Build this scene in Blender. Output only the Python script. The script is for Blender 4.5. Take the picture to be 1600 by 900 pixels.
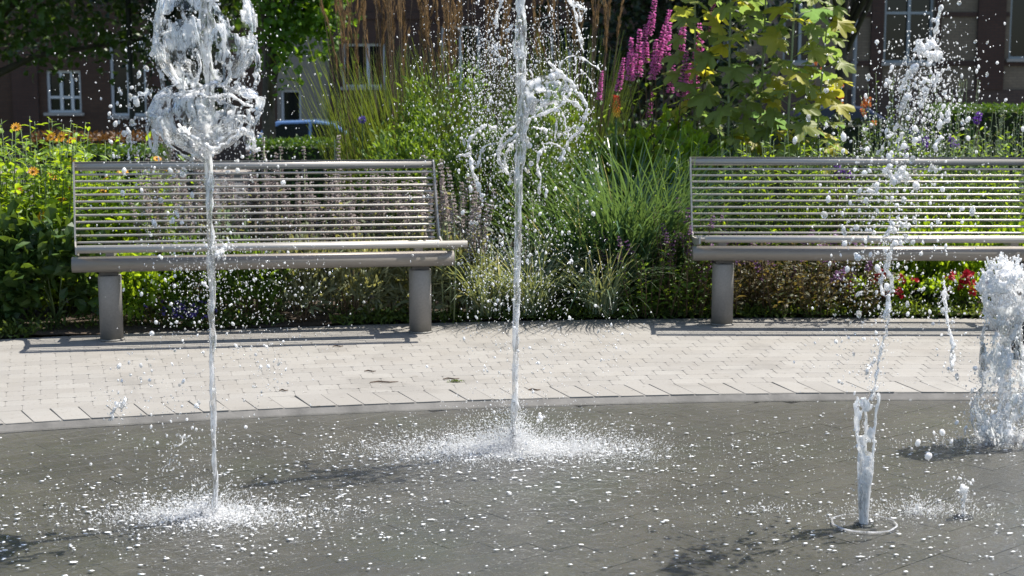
import bpy, bmesh, math, random
import numpy as np
from mathutils import Vector, Matrix, noise
random.seed(7)
rng = np.random.default_rng(7)
for _o in list(bpy.data.objects):
    bpy.data.objects.remove(_o)
SC = bpy.context.scene
COL = SC.collection
R = math.radians
PI = math.pi

# ------------------------------------------------------------------ camera
FPX, HOR, CAMH = 2310.0, 130.0, 1.25          # focal length and horizon of the 1600x900 photo
PITCH = math.atan((450 - HOR) / FPX)
cam_d = bpy.data.cameras.new('camera')
cam = bpy.data.objects.new('camera', cam_d)
COL.objects.link(cam)
cam.location = (0, 0, CAMH)
cam.rotation_euler = (PI / 2 - PITCH, 0, 0)
cam_d.sensor_width = 36.0
cam_d.lens = 36.0 * FPX / 1600.0
cam_d.clip_start = 0.1
cam_d.clip_end = 2000
cam_d.dof.use_dof = True
cam_d.dof.focus_distance = 5.4
cam_d.dof.aperture_fstop = 6.3
SC.camera = cam

# ------------------------------------------------------------------ sky, sun, exposure
SUN = Vector((0.52, 0.26, 1.0)).normalized()    # towards the sun: behind the garden, to the right
world = bpy.data.worlds.new('World')
SC.world = world
world.use_nodes = True
wn = world.node_tree
wn.nodes.clear()
sky = wn.nodes.new('ShaderNodeTexSky')
sky.sky_type = 'NISHITA'
sky.sun_disc = False
sky.sun_elevation = math.asin(SUN.z)
sky.sun_rotation = math.atan2(SUN.x, SUN.y)
sky.air_density = 1.0
sky.dust_density = 1.2
bg = wn.nodes.new('ShaderNodeBackground')
bg.inputs['Strength'].default_value = 0.11
wo = wn.nodes.new('ShaderNodeOutputWorld')
wn.links.new(sky.outputs[0], bg.inputs[0])
wn.links.new(bg.outputs[0], wo.inputs[0])
sun_d = bpy.data.lights.new('sun', 'SUN')
sun_d.energy = 5.0
sun_d.angle = R(0.53)
sun_d.color = (1.0, 0.95, 0.87)
sun = bpy.data.objects.new('sun', sun_d)
COL.objects.link(sun)
sun.rotation_euler = SUN.to_track_quat('Z', 'Y').to_euler()
SC.view_settings.view_transform = 'Standard'
SC.view_settings.look = 'None'
SC.view_settings.exposure = 0.96
SC.view_settings.gamma = 1.0
SC.render.engine = 'CYCLES'
cy = SC.cycles
cy.use_denoising = True
cy.max_bounces = 7
cy.diffuse_bounces = 3
cy.glossy_bounces = 4
cy.transmission_bounces = 5
cy.transparent_max_bounces = 12
cy.caustics_reflective = False
cy.caustics_refractive = False
cy.sample_clamp_indirect = 6.0

# ------------------------------------------------------------------ helpers
_cp, _sp = math.cos(PITCH), math.sin(PITCH)
def ray(px, py):
    u, v = (px - 800) / FPX, (450 - py) / FPX
    return Vector((u, _cp + v * _sp, -_sp + v * _cp))
def G(px, py, h=0.0):
    d = ray(px, py)
    t = (h - CAMH) / d.z
    return Vector((d.x * t, d.y * t, h))
def P(px, py, Y):
    d = ray(px, py)
    t = Y / d.y
    return Vector((d.x * t, Y, CAMH + d.z * t))

def tag(o, label=None, cat=None, group=None, kind=None):
    if label: o['label'] = label
    if cat: o['category'] = cat
    if group: o['group'] = group
    if kind: o['kind'] = kind
    return o
def link(o, parent=None):
    COL.objects.link(o)
    if parent is not None:
        o.parent = parent
    return o
def empty(name, loc=(0, 0, 0), rz=0.0):
    o = bpy.data.objects.new(name, None)
    o.empty_display_size = 0.1
    o.location = loc
    o.rotation_euler = (0, 0, rz)
    return link(o)
def npmesh(name, V, F, mat=None, smooth=False):
    """V (n,3) array; F: array (m,k) or list of such arrays"""
    Fs = F if isinstance(F, list) else [F]
    Fs = [np.asarray(f, dtype=np.int32) for f in Fs if len(f)]
    me = bpy.data.meshes.new(name)
    V = np.asarray(V, dtype=np.float32)
    me.vertices.add(len(V))
    me.vertices.foreach_set('co', V.ravel())
    nl = sum(f.size for f in Fs)
    npoly = sum(len(f) for f in Fs)
    me.loops.add(nl)
    me.loops.foreach_set('vertex_index', np.concatenate([f.ravel() for f in Fs]))
    me.polygons.add(npoly)
    tot = np.concatenate([np.full(len(f), f.shape[1], dtype=np.int32) for f in Fs])
    st = np.concatenate([[0], np.cumsum(tot)[:-1]]).astype(np.int32)
    me.polygons.foreach_set('loop_start', st)
    me.polygons.foreach_set('loop_total', tot)
    me.polygons.foreach_set('use_smooth', np.full(npoly, bool(smooth)))
    me.update(calc_edges=True)
    if mat is not None:
        me.materials.append(mat)
    return me
def inst(name, me, parent=None, loc=None, rot=None, scale=None, mat=None):
    o = bpy.data.objects.new(name, me)
    if mat is not None:
        o.matrix_local = mat
    else:
        if loc is not None: o.location = loc
        if rot is not None: o.rotation_euler = rot
        if scale is not None: o.scale = scale if hasattr(scale, '__len__') else (scale,) * 3
    return link(o, parent)

class MB:
    """collects closed shapes into one mesh"""
    def __init__(self):
        self.v, self.f = [], []
    def add(self, vs, fs):
        n = len(self.v)
        self.v.extend([tuple(p) for p in vs])
        self.f.extend([tuple(i + n for i in f) for f in fs])
        return self
    def box(self, x0, x1, y0, y1, z0, z1):
        vs = [(x, y, z) for z in (z0, z1) for y in (y0, y1) for x in (x0, x1)]
        fs = [(0, 2, 3, 1), (4, 5, 7, 6), (0, 1, 5, 4), (2, 6, 7, 3), (0, 4, 6, 2), (1, 3, 7, 5)]
        return self.add(vs, fs)
    def tube(self, pts, radii, n=8, squash=None):
        pts = [Vector(p) for p in pts]
        if not hasattr(radii, '__len__'):
            radii = [radii] * len(pts)
        rings = []
        up = None
        for i, p in enumerate(pts):
            t = (pts[min(i + 1, len(pts) - 1)] - pts[max(i - 1, 0)])
            if t.length < 1e-9: t = Vector((0, 0, 1))
            t.normalize()
            if up is None:
                up = Vector((0, 0, 1)) if abs(t.z) < 0.9 else Vector((0, 1, 0))
            a = t.cross(up)
            if a.length < 1e-6: a = t.cross(Vector((1, 0.3, 0)))
            a.normalize()
            b = a.cross(t).normalized()
            up = b
            rings.append([p + (a * math.cos(2 * PI * k / n) + b * math.sin(2 * PI * k / n)) * radii[i] for k in range(n)])
        vs = [q for r_ in rings for q in r_]
        m = len(rings)
        fs = [(i * n + k, i * n + (k + 1) % n, (i + 1) * n + (k + 1) % n, (i + 1) * n + k) for i in range(m - 1) for k in range(n)]
        fs.append(tuple(range(n - 1, -1, -1)))
        fs.append(tuple((m - 1) * n + k for k in range(n)))
        return self.add(vs, fs)
    def lathe(self, prof, n=16, cx=0, cy=0):
        vs, fs = [], []
        m = len(prof)
        for r_, z in prof:
            for k in range(n):
                a = 2 * PI * k / n
                vs.append((cx + r_ * math.cos(a), cy + r_ * math.sin(a), z))
        for i in range(m - 1):
            for k in range(n):
                fs.append((i * n + k, i * n + (k + 1) % n, (i + 1) * n + (k + 1) % n, (i + 1) * n + k))
        fs.append(tuple(range(n - 1, -1, -1)))
        fs.append(tuple((m - 1) * n + k for k in range(n)))
        return self.add(vs, fs)
    def prism(self, poly, d0, d1, axis='y'):
        """poly in (a, z); extruded along y or x"""
        n = len(poly)
        mk = (lambda a, z, d: (a, d, z)) if axis == 'y' else (lambda a, z, d: (d, a, z))
        vs = [mk(a, z, d0) for a, z in poly] + [mk(a, z, d1) for a, z in poly]
        fs = [tuple(range(n)), tuple(range(2 * n - 1, n - 1, -1))]
        fs += [(i, n + i, n + (i + 1) % n, (i + 1) % n) for i in range(n)]
        return self.add(vs, fs)
    def mesh(self, name, mat, smooth=False):
        me = bpy.data.meshes.new(name)
        me.from_pydata(self.v, [], self.f)
        bm = bmesh.new(); bm.from_mesh(me)
        bmesh.ops.recalc_face_normals(bm, faces=bm.faces)
        bm.to_mesh(me); bm.free()
        if smooth:
            me.polygons.foreach_set('use_smooth', [True] * len(me.polygons))
        me.materials.append(mat)
        return me
    def build(self, name, mat, parent=None, smooth=False, bevel=0.0):
        o = bpy.data.objects.new(name, self.mesh(name, mat, smooth))
        link(o, parent)
        if bevel:
            b = o.modifiers.new('bevel', 'BEVEL'); b.width = bevel; b.segments = 2; b.limit_method = 'ANGLE'
        return o

# ------------------------------------------------------------------ materials
class NT:
    def __init__(self, name):
        self.m = bpy.data.materials.new(name)
        self.m.use_nodes = True
        self.t = self.m.node_tree
        self.t.nodes.clear()
        self.out = self.n('ShaderNodeOutputMaterial')
    def n(self, typ, **kw):
        nd = self.t.nodes.new(typ)
        for k, v in kw.items():
            if k in nd.inputs if isinstance(k, str) and not hasattr(nd, k) else False:
                nd.inputs[k].default_value = v
            else:
                setattr(nd, k, v)
        return nd
    def l(self, a, b):
        self.t.links.new(a, b)
    def obj(self):
        return self.n('ShaderNodeTexCoord').outputs['Object']
    def noise(self, scale, detail=4, vec=None, rough=0.55, dist=0.0):
        t = self.n('ShaderNodeTexNoise')
        t.inputs['Scale'].default_value = scale
        t.inputs['Detail'].default_value = detail
        t.inputs['Roughness'].default_value = rough
        t.inputs['Distortion'].default_value = dist
        if vec is not None: self.l(vec, t.inputs['Vector'])
        return t.outputs['Fac']
    def ramp(self, fac, stops):
        r_ = self.n('ShaderNodeValToRGB')
        e = r_.color_ramp.elements
        while len(e) < len(stops): e.new(0.5)
        for i, (p, c) in enumerate(stops):
            e[i].position = p
            e[i].color = (c[0], c[1], c[2], 1) if hasattr(c, '__len__') else (c, c, c, 1)
        self.l(fac, r_.inputs[0])
        return r_.outputs[0]
    def mix(self, fac, a, b, blend='MIX'):
        m = self.n('ShaderNodeMix', data_type='RGBA', blend_type=blend)
        for sock, v in ((m.inputs[0], fac), (m.inputs[6], a), (m.inputs[7], b)):
            if hasattr(v, 'is_output'): self.l(v, sock)
            elif hasattr(v, '__len__'): sock.default_value = (v[0], v[1], v[2], 1)
            else: sock.default_value = v
        return m.outputs[2]
    def bump(self, h, strength=0.3, dist=0.01):
        b = self.n('ShaderNodeBump')
        b.inputs['Strength'].default_value = strength
        b.inputs['Distance'].default_value = dist
        self.l(h, b.inputs['Height'])
        return b.outputs[0]
    def bsdf(self, color=None, rough=0.6, metal=0.0, normal=None, spec=0.5):
        b = self.n('ShaderNodeBsdfPrincipled')
        if color is not None:
            if hasattr(color, 'is_output'): self.l(color, b.inputs['Base Color'])
            else: b.inputs['Base Color'].default_value = (color[0], color[1], color[2], 1)
        if hasattr(rough, 'is_output'): self.l(rough, b.inputs['Roughness'])
        else: b.inputs['Roughness'].default_value = rough
        b.inputs['Metallic'].default_value = metal
        b.inputs['Specular IOR Level'].default_value = spec
        if normal is not None: self.l(normal, b.inputs['Normal'])
        return b
    def mixsh(self, fac, a, b):
        m = self.n('ShaderNodeMixShader')
        if hasattr(fac, 'is_output'): self.l(fac, m.inputs[0])
        else: m.inputs[0].default_value = fac
        self.l(a, m.inputs[1]); self.l(b, m.inputs[2])
        return m.outputs[0]
    def done(self, sh):
        self.l(sh.outputs[0] if hasattr(sh, 'outputs') else sh, self.out.inputs[0])
        return self.m

def plain(name, c, rough=0.6, metal=0.0, var=0.15, scale=30, bump=0.0):
    t = NT(name)
    f = t.noise(scale, 4, t.obj())
    col = t.ramp(f, [(0.25, [x * (1 - var) for x in c]), (0.75, [min(1, x * (1 + var)) for x in c])])
    nm = t.bump(f, bump, 0.01) if bump else None
    return t.done(t.bsdf(col, rough, metal, nm))
def leafmat(name, dark, light, trans=0.4, rough=0.45, tcol=None, per_object=False, spec=0.4, mid=None):
    t = NT(name)
    if per_object:
        rnd = t.n('ShaderNodeObjectInfo').outputs['Random']
    else:
        rnd = t.n('ShaderNodeNewGeometry').outputs['Random Per Island']
    col = t.ramp(rnd, [(0.0, dark), (1.0, light)] if mid is None else [(0.0, dark), (0.5, mid), (0.85, light), (1.0, light)])
    nz = t.noise(18, 3, t.obj())
    col = t.mix(nz, col, [x * 0.75 for x in light], 'MIX') if per_object else col
    b = t.bsdf(col, rough, 0, None, spec)
    tr = t.n('ShaderNodeBsdfTranslucent')
    tc = tcol or [min(1, light[0] * 2.1), min(1, light[1] * 1.8), light[2] * 0.7]
    tcol_s = t.mix(rnd, [x * 0.6 for x in tc], tc) if mid is None else t.ramp(rnd, [(0.0, (0.20, 0.34, 0.10)), (0.6, (0.30, 0.42, 0.08)), (0.8, tc)])
    t.l(tcol_s, tr.inputs[0])
    return t.done(t.mixsh(trans, b.outputs[0], tr.outputs[0]))
# ------------------------------------------------------------------ setting: terrain, plaza, kerb, wet basin
CX, CY = 1.8, -6.27                      # centre of the round plaza
R_IN, R_KERB, R_BED = 12.19, 12.415, 14.13
def ringpt(r_, a, z=0.0):                # a: angle from +y axis, clockwise to +x
    return (CX + r_ * math.sin(a), CY + r_ * math.cos(a), z)
def ring_sheet(name, r0, r1, a0, a1, n, z0, z1, mat, kind='structure', rows=1):
    V, F = [], []
    for j in range(rows + 1):
        f = j / rows
        for i in range(n + 1):
            a = a0 + (a1 - a0) * i / n
            V.append(ringpt(r0 + (r1 - r0) * f, a, z0 + (z1 - z0) * f))
    for j in range(rows):
        for i in range(n):
            F.append((j * (n + 1) + i, j * (n + 1) + i + 1, (j + 1) * (n + 1) + i + 1, (j + 1) * (n + 1) + i))
    o = bpy.data.objects.new(name, npmesh(name, V, [[f[::-1] for f in F]], mat))
    link(o)
    if kind: o['kind'] = kind
    return o

# materials
def m_terrain():
    t = NT('terrain_soil_and_lawn')
    f = t.noise(1.5, 6, t.obj())
    col = t.ramp(f, [(0.35, (0.05, 0.04, 0.025)), (0.5, (0.04, 0.07, 0.02)), (0.7, (0.05, 0.1, 0.025))])
    return t.done(t.bsdf(col, 0.95, 0, t.bump(t.noise(40, 5, t.obj()), 0.5, 0.03)))
def m_soil():
    t = NT('bed_soil')
    col = t.ramp(t.noise(14, 6, t.obj()), [(0.3, (0.035, 0.024, 0.016)), (0.7, (0.085, 0.06, 0.04))])
    return t.done(t.bsdf(col, 0.95, 0, t.bump(t.noise(60, 5, t.obj()), 0.8, 0.02)))
def m_pale():
    t = NT('pale_concrete_paver')
    oi = t.n('ShaderNodeNewGeometry').outputs['Random Per Island']
    oj = t.n('ShaderNodeObjectInfo').outputs['Random']
    ad = t.n('ShaderNodeMath', operation='ADD'); t.l(oi, ad.inputs[0]); t.l(oj, ad.inputs[1])
    fr_ = t.n('ShaderNodeMath', operation='FRACT'); t.l(ad.outputs[0], fr_.inputs[0]); oi = fr_.outputs[0]
    c1 = t.ramp(oi, [(0.0, (0.205, 0.195, 0.178)), (0.5, (0.228, 0.218, 0.20)), (1.0, (0.25, 0.24, 0.22))])
    nz = t.noise(55, 6, t.obj(), 0.7)
    c2 = t.mix(t.ramp(nz, [(0.3, 0.0), (0.75, 1.0)]), c1, t.mix(0.5, c1, (0.18, 0.163, 0.14)))
    st = t.ramp(t.noise(4, 5, t.n('ShaderNodeNewGeometry').outputs['Position']), [(0.45, 0.0), (0.75, 0.55)])
    c3 = t.mix(st, c2, (0.20, 0.183, 0.157))
    pos = t.n('ShaderNodeNewGeometry').outputs['Position']
    spk = t.ramp(t.noise(30, 3, pos, .5), [(0.66, 0.0), (0.70, 0.6)])
    c3 = t.mix(spk, c3, (0.10, 0.088, 0.07))
    damp = t.ramp(t.noise(2.2, 5, pos, .6, .8), [(0.54, 0.0), (0.66, 0.38)])
    c3 = t.mix(damp, c3, (0.13, 0.122, 0.108))
    return t.done(t.bsdf(c3, 0.8, 0, t.bump(nz, 0.35, 0.004)))
def m_joint():
    t = NT('dark_joint_sand')
    col = t.ramp(t.noise(50, 5, t.obj()), [(0.3, (0.07, 0.06, 0.045)), (0.7, (0.14, 0.12, 0.095))])
    return t.done(t.bsdf(col, 0.95))
def m_wetbrick():
    t = NT('wet_dark_paver')
    oi = t.n('ShaderNodeObjectInfo').outputs['Random']
    pos = t.n('ShaderNodeNewGeometry').outputs['Position']
    c1 = t.ramp(oi, [(0.0, (0.084, 0.077, 0.063)), (0.5, (0.094, 0.086, 0.071)), (1.0, (0.104, 0.096, 0.080))])
    f = t.noise(60, 6, pos, 0.7)
    c2 = t.mix(t.ramp(f, [(0.3, 0.0), (0.7, 1.0)]), c1, t.mix(0.35, c1, (0.03, 0.03, 0.025)))
    d = t.ramp(t.noise(3.2, 5, pos, .65, .5), [(0.35, 0.0), (0.7, 1.0)])
    c2 = t.mix(d, c2, t.mix(0.55, c2, (0.034, 0.033, 0.03)))
    g = t.ramp(t.noise(1.7, 4, pos), [(0.52, 0.0), (0.72, 0.5)])
    c3 = t.mix(g, c2, (0.062, 0.068, 0.042))
    return t.done(t.bsdf(c3, 0.45, 0, t.bump(f, 0.4, 0.004), 0.4))
def m_water():
    t = NT('water_film')
    pos = t.n('ShaderNodeNewGeometry').outputs['Position']
    h1 = t.noise(26, 3, pos, 0.6, 0.6)
    h2 = t.noise(90, 3, pos, 0.6)
    b1 = t.bump(h1, 0.6, 0.010)
    bn = t.n('ShaderNodeBump')
    bn.inputs['Strength'].default_value = 0.5
    bn.inputs['Distance'].default_value = 0.003
    t.l(h2, bn.inputs['Height']); t.l(b1, bn.inputs['Normal'])
    fr = t.n('ShaderNodeFresnel'); fr.inputs['IOR'].default_value = 1.33
    t.l(bn.outputs[0], fr.inputs['Normal'])
    gl = t.n('ShaderNodeBsdfGlossy'); gl.inputs['Roughness'].default_value = 0.06
    t.l(bn.outputs[0], gl.inputs['Normal'])
    tr = t.n('ShaderNodeBsdfTransparent'); tr.inputs[0].default_value = (0.93, 0.95, 0.95, 1)
    return t.done(t.mixsh(fr.outputs[0], tr.outputs[0], gl.outputs[0]))
def m_gutter():
    t = NT('damp_grey_gutter')
    pos = t.n('ShaderNodeNewGeometry').outputs['Position']
    f = t.noise(9, 5, pos)
    col = t.ramp(f, [(0.3, (0.085, 0.082, 0.077)), (0.7, (0.16, 0.153, 0.142))])
    return t.done(t.bsdf(col, 0.85, 0, t.bump(t.noise(70, 4, pos), 0.3, 0.004)))
M_PALE, M_JOINT, M_WET = m_pale(), m_joint(), m_wetbrick()

# terrain: flat round the plaza, sloping down to the street behind the beds
xs = np.concatenate([np.linspace(-600, -40, 8), np.linspace(-30, 30, 25), np.linspace(40, 600, 8)])
ys = np.concatenate([np.linspace(-300, -20, 5), np.linspace(-10, 10, 6), np.linspace(12, 50, 30), np.linspace(60, 1200, 12)])
def terr_z(y):
    t_ = min(1, max(0, (y - 10.5) / 13.0)); t_ = t_ * t_ * (3 - 2 * t_)
    return -0.10 - 1.25 * t_
V = [(x, y, terr_z(y)) for y in ys for x in xs]
nx = len(xs)
F = [(j * nx + i, j * nx + i + 1, (j + 1) * nx + i + 1, (j + 1) * nx + i) for j in range(len(ys) - 1) for i in range(nx - 1)]
tag(inst('ground', npmesh('ground', V, [F], m_terrain(), True)), kind='structure')
# street in front of the buildings
m_asph = plain('asphalt', (0.055, 0.055, 0.058), 0.85, 0, 0.25, 25, 0.2)
V = [(-60, 31, -1.345), (60, 31, -1.345), (60, 41, -1.345), (-60, 41, -1.345)]
tag(inst('street', npmesh('street', V, [[(0, 1, 2, 3)]], m_asph)), kind='structure')
b = MB(); b.box(-60, 60, 41, 46.2, -1.5, -1.22)
tag(b.build('far_pavement', plain('far_paving', (0.22, 0.2, 0.18), 0.9)), kind='structure')
# the planted bed
bed = ring_sheet('garden_bed', R_BED + 0.002, R_BED + 3.6, -0.75, 0.75, 60, 0.012, 0.03, m_soil(), rows=14)
for v in bed.data.vertices:
    v.co.z += 0.035 * noise.noise(Vector(v.co) * 2.5)

# pale paved walk: bedding slab and single pavers
walk = ring_sheet('paved_walk', R_IN + 0.006, R_BED, -0.75, 0.75, 90, -0.012, -0.012, M_JOINT)
def paver_mesh(name, w, d, h, cut, mat, shear=0.0, e=0.0012):
    x, y, c = w / 2, d / 2, cut
    pts = [(-x + c, -y), (x - c, -y), (x, -y + c), (x, y - c), (x - c, y), (-x + c, y), (-x, y - c), (-x, -y + c)]
    top = [(px * (1 - e / x), py * (1 - e / y)) for px, py in pts]
    V = [(px + py * shear, py, -h) for px, py in pts] + [(px + py * shear, py, -e) for px, py in pts] + [(px + py * shear, py, 0) for px, py in top]
    F4 = []
    for k in (0, 1):
        F4 += [(k * 8 + i, k * 8 + (i + 1) % 8, (k + 1) * 8 + (i + 1) % 8, (k + 1) * 8 + i) for i in range(8)]
    return npmesh(name, V, [F4, [tuple(16 + i for i in range(8))]], mat)
ROWD, PW = 0.0955, 0.132
pmesh = paver_mesh('brick', PW - 0.0002, ROWD - 0.0002, 0.05, 0.0105, M_PALE)
n_rows = 18
rd = (R_BED - R_KERB - 0.004) / n_rows
pcells = []
for r_i in range(n_rows):
    rc = R_KERB + 0.004 + rd * (r_i + 0.5)
    da = PW / rc
    drift = 0.037 * r_i / rc
    for k in range(int(-0.375 / da), int(0.19 / da) + 1):
        a = k * da + drift
        x, y, _ = ringpt(rc, a)
        pcells.append((0 if -0.305 < a < 0.045 else 1, y, x, a))
pcells.sort()
def flat_copies(me, cells, zf):
    Vb = np.zeros(len(me.vertices) * 3, dtype=np.float32); me.vertices.foreach_get('co', Vb); Vb = Vb.reshape(-1, 3)
    fl = [tuple(p.vertices) for p in me.polygons]
    f4 = np.array([f for f in fl if len(f) == 4]); f8 = np.array([f for f in fl if len(f) == 8])
    VV, A4, A8 = [], [], []
    for k, (x, y, an) in enumerate(cells):
        cs, sn = math.cos(an), math.sin(an)
        VV.append(Vb @ np.array([[cs, sn, 0], [-sn, cs, 0], [0, 0, 1]]) + np.array([x, y, zf()])); A4.append(f4 + len(Vb) * k); A8.append(f8 + len(Vb) * k)
    return npmesh('paving', np.concatenate(VV), [np.concatenate(A4), np.concatenate(A8)], me.materials[0])
for (nv, y, x, a) in pcells[:300]:
    inst('brick', pmesh, walk, (x, y, random.uniform(-0.0006, 0.0006)), (random.gauss(0, 0.0012), random.gauss(0, 0.0012), -a + random.gauss(0, 0.001)), (1.0, rd / ROWD, 1))
tag(inst('paving', flat_copies(pmesh, [(x, y, -a) for (nv, y, x, a) in pcells[300:]], lambda: random.uniform(-0.0006, 0.0006)), walk), kind='stuff')
# kerb: soldier course, joints skewed
m_bedding = M_JOINT
kerb = ring_sheet('kerb', R_IN + 0.006, R_KERB + 0.003, -0.75, 0.75, 120, -0.014, -0.0135, M_JOINT)
KW = 0.104
kmesh = paver_mesh('brick', KW - 0.0028, R_KERB - R_IN - 0.004, 0.06, 0.005, M_PALE, shear=-0.22)
rk = (R_IN + R_KERB) / 2
da = KW / rk
for k in range(int(-0.36 / da), int(0.2 / da)):
    a = k * da
    x, y, _ = ringpt(rk, a)
    inst('brick', kmesh, kerb, (x, y, 0.002 + random.uniform(-0.002, 0.0015)), (random.gauss(0, 0.004), random.gauss(0, 0.004), -a + random.gauss(0, 0.006)))
# gutter strip sloping into the wet basin
ring_sheet('gutter', R_IN - 0.03, R_IN + .008, -0.75, 0.75, 120, -0.026, 0.0012, m_gutter(), rows=2)
# wet basin floor: bedding, single pavers laid on the diagonal, water film
V, F = [(CX, CY, -0.05)], []
for i in range(160):
    V.append(ringpt(R_IN - 0.05, 2 * PI * i / 160, -0.05))
F = [(0, 1 + (i + 1) % 160, 1 + i) for i in range(160)]
basin = tag(inst('basin_floor', npmesh('basin_floor', V, [F], plain('wet_joint', (0.036, 0.034, 0.03), 0.7))), kind='structure')
wmesh = paver_mesh('brick', 0.1998, 0.0982, 0.02, 0.002, M_WET, 0.0, 0.0004)
ang = R(40)
du, dv = Vector((math.cos(ang), math.sin(ang))), Vector((-math.sin(ang), math.cos(ang)))
cells = []
for j in range(-80, 81):
    for i in range(-40, 41):
        c = Vector((0.2, 4.6)) + du * (0.2 * (i + 0.5 * (j % 2))) + dv * (0.1 * j)
        if (c - Vector((CX, CY))).length > R_IN + 0.02 or c.y < 1.5 or abs(c.x) > 5.5: continue
        # how large it shows: only those in view
        rel = Vector((c.x, c.y * _cp + (CAMH) * _sp, 0))
        depth = c.y * _cp + CAMH * _sp
        px = 800 + FPX * c.x / depth
        py = 450 - FPX * (c.y * _sp * 1.0 - CAMH * _cp) / depth
        inview = -40 < px < 1640 and py < 930
        cells.append((0 if inview else 1, depth, c))
cells.sort(key=lambda q: (q[0], q[1]))
for k, (nv, d, c) in enumerate(cells[:300]):
    inst('brick', wmesh, basin, (c.x, c.y, -0.028 + random.uniform(-0.0008, 0.0008)), (random.gauss(0, 0.002), random.gauss(0, 0.002), ang + random.gauss(0, 0.006)))
tag(inst('paving', flat_copies(wmesh, [(c.x, c.y, ang) for (nv, d, c) in cells[300:]], lambda: -0.028 + random.uniform(-0.0008, 0.0008)), basin), kind='stuff')
V, F = [], []
nr, na = 2, 160
V = [(CX, CY, -0.0215)] + [ringpt(R_IN - 0.012, 2 * PI * i / na, -0.0215) for i in range(na)]
F = [(0, 1 + (i + 1) % na, 1 + i) for i in range(na)]
tag(inst('water', npmesh('water', V, [F], m_water())), kind='structure')
# ------------------------------------------------------------------ building behind the street
def m_brick(name, c1, c2, mortar):
    t = NT(name)
    tc = t.n('ShaderNodeTexCoord')
    mp = t.n('ShaderNodeMapping'); mp.inputs['Rotation'].default_value = (R(90), 0, 0)
    t.l(tc.outputs['Object'], mp.inputs[0])
    bk = t.n('ShaderNodeTexBrick')
    bk.inputs['Scale'].default_value = 1.0
    bk.inputs['Brick Width'].default_value = 0.26; bk.inputs['Row Height'].default_value = 0.085
    bk.inputs['Mortar Size'].default_value = 0.012
    bk.inputs['Color1'].default_value = (*c1, 1); bk.inputs['Color2'].default_value = (*c2, 1); bk.inputs['Mortar'].default_value = (*mortar, 1)
    t.l(mp.outputs[0], bk.inputs['Vector'])
    st = t.ramp(t.noise(0.8, 5, tc.outputs['Object']), [(0.4, 0.0), (0.7, 0.6)])
    col = t.mix(st, bk.outputs['Color'], [x * 0.6 for x in c1])
    return t.done(t.bsdf(col, 0.9))
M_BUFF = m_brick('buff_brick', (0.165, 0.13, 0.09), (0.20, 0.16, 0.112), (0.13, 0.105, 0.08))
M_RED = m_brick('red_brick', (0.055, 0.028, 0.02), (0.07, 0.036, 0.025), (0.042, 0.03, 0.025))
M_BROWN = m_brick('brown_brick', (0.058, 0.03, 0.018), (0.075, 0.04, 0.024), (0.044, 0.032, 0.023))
M_RENDER = plain('beige_render', (0.19, 0.175, 0.147), 0.9, 0, 0.15, 3)
M_DARKBRK = m_brick('dark_plinth', (0.07, 0.045, 0.035), (0.09, 0.06, 0.045), (0.05, 0.04, 0.035))
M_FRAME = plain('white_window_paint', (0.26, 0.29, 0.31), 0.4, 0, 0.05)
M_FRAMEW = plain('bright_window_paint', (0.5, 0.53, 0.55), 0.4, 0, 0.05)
def m_pane():
    t = NT('window_glass')
    b_ = t.bsdf((0.008, 0.01, 0.011), 0.06, 0, None, 0.35)
    return t.done(b_)
M_PANE = m_pane()
YB = 46.0
def X_at(px, Y=YB): return P(px, 130, Y).x
def Z_at(py, Y=YB): return P(800, py, Y).z
ZG = -1.35
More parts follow.
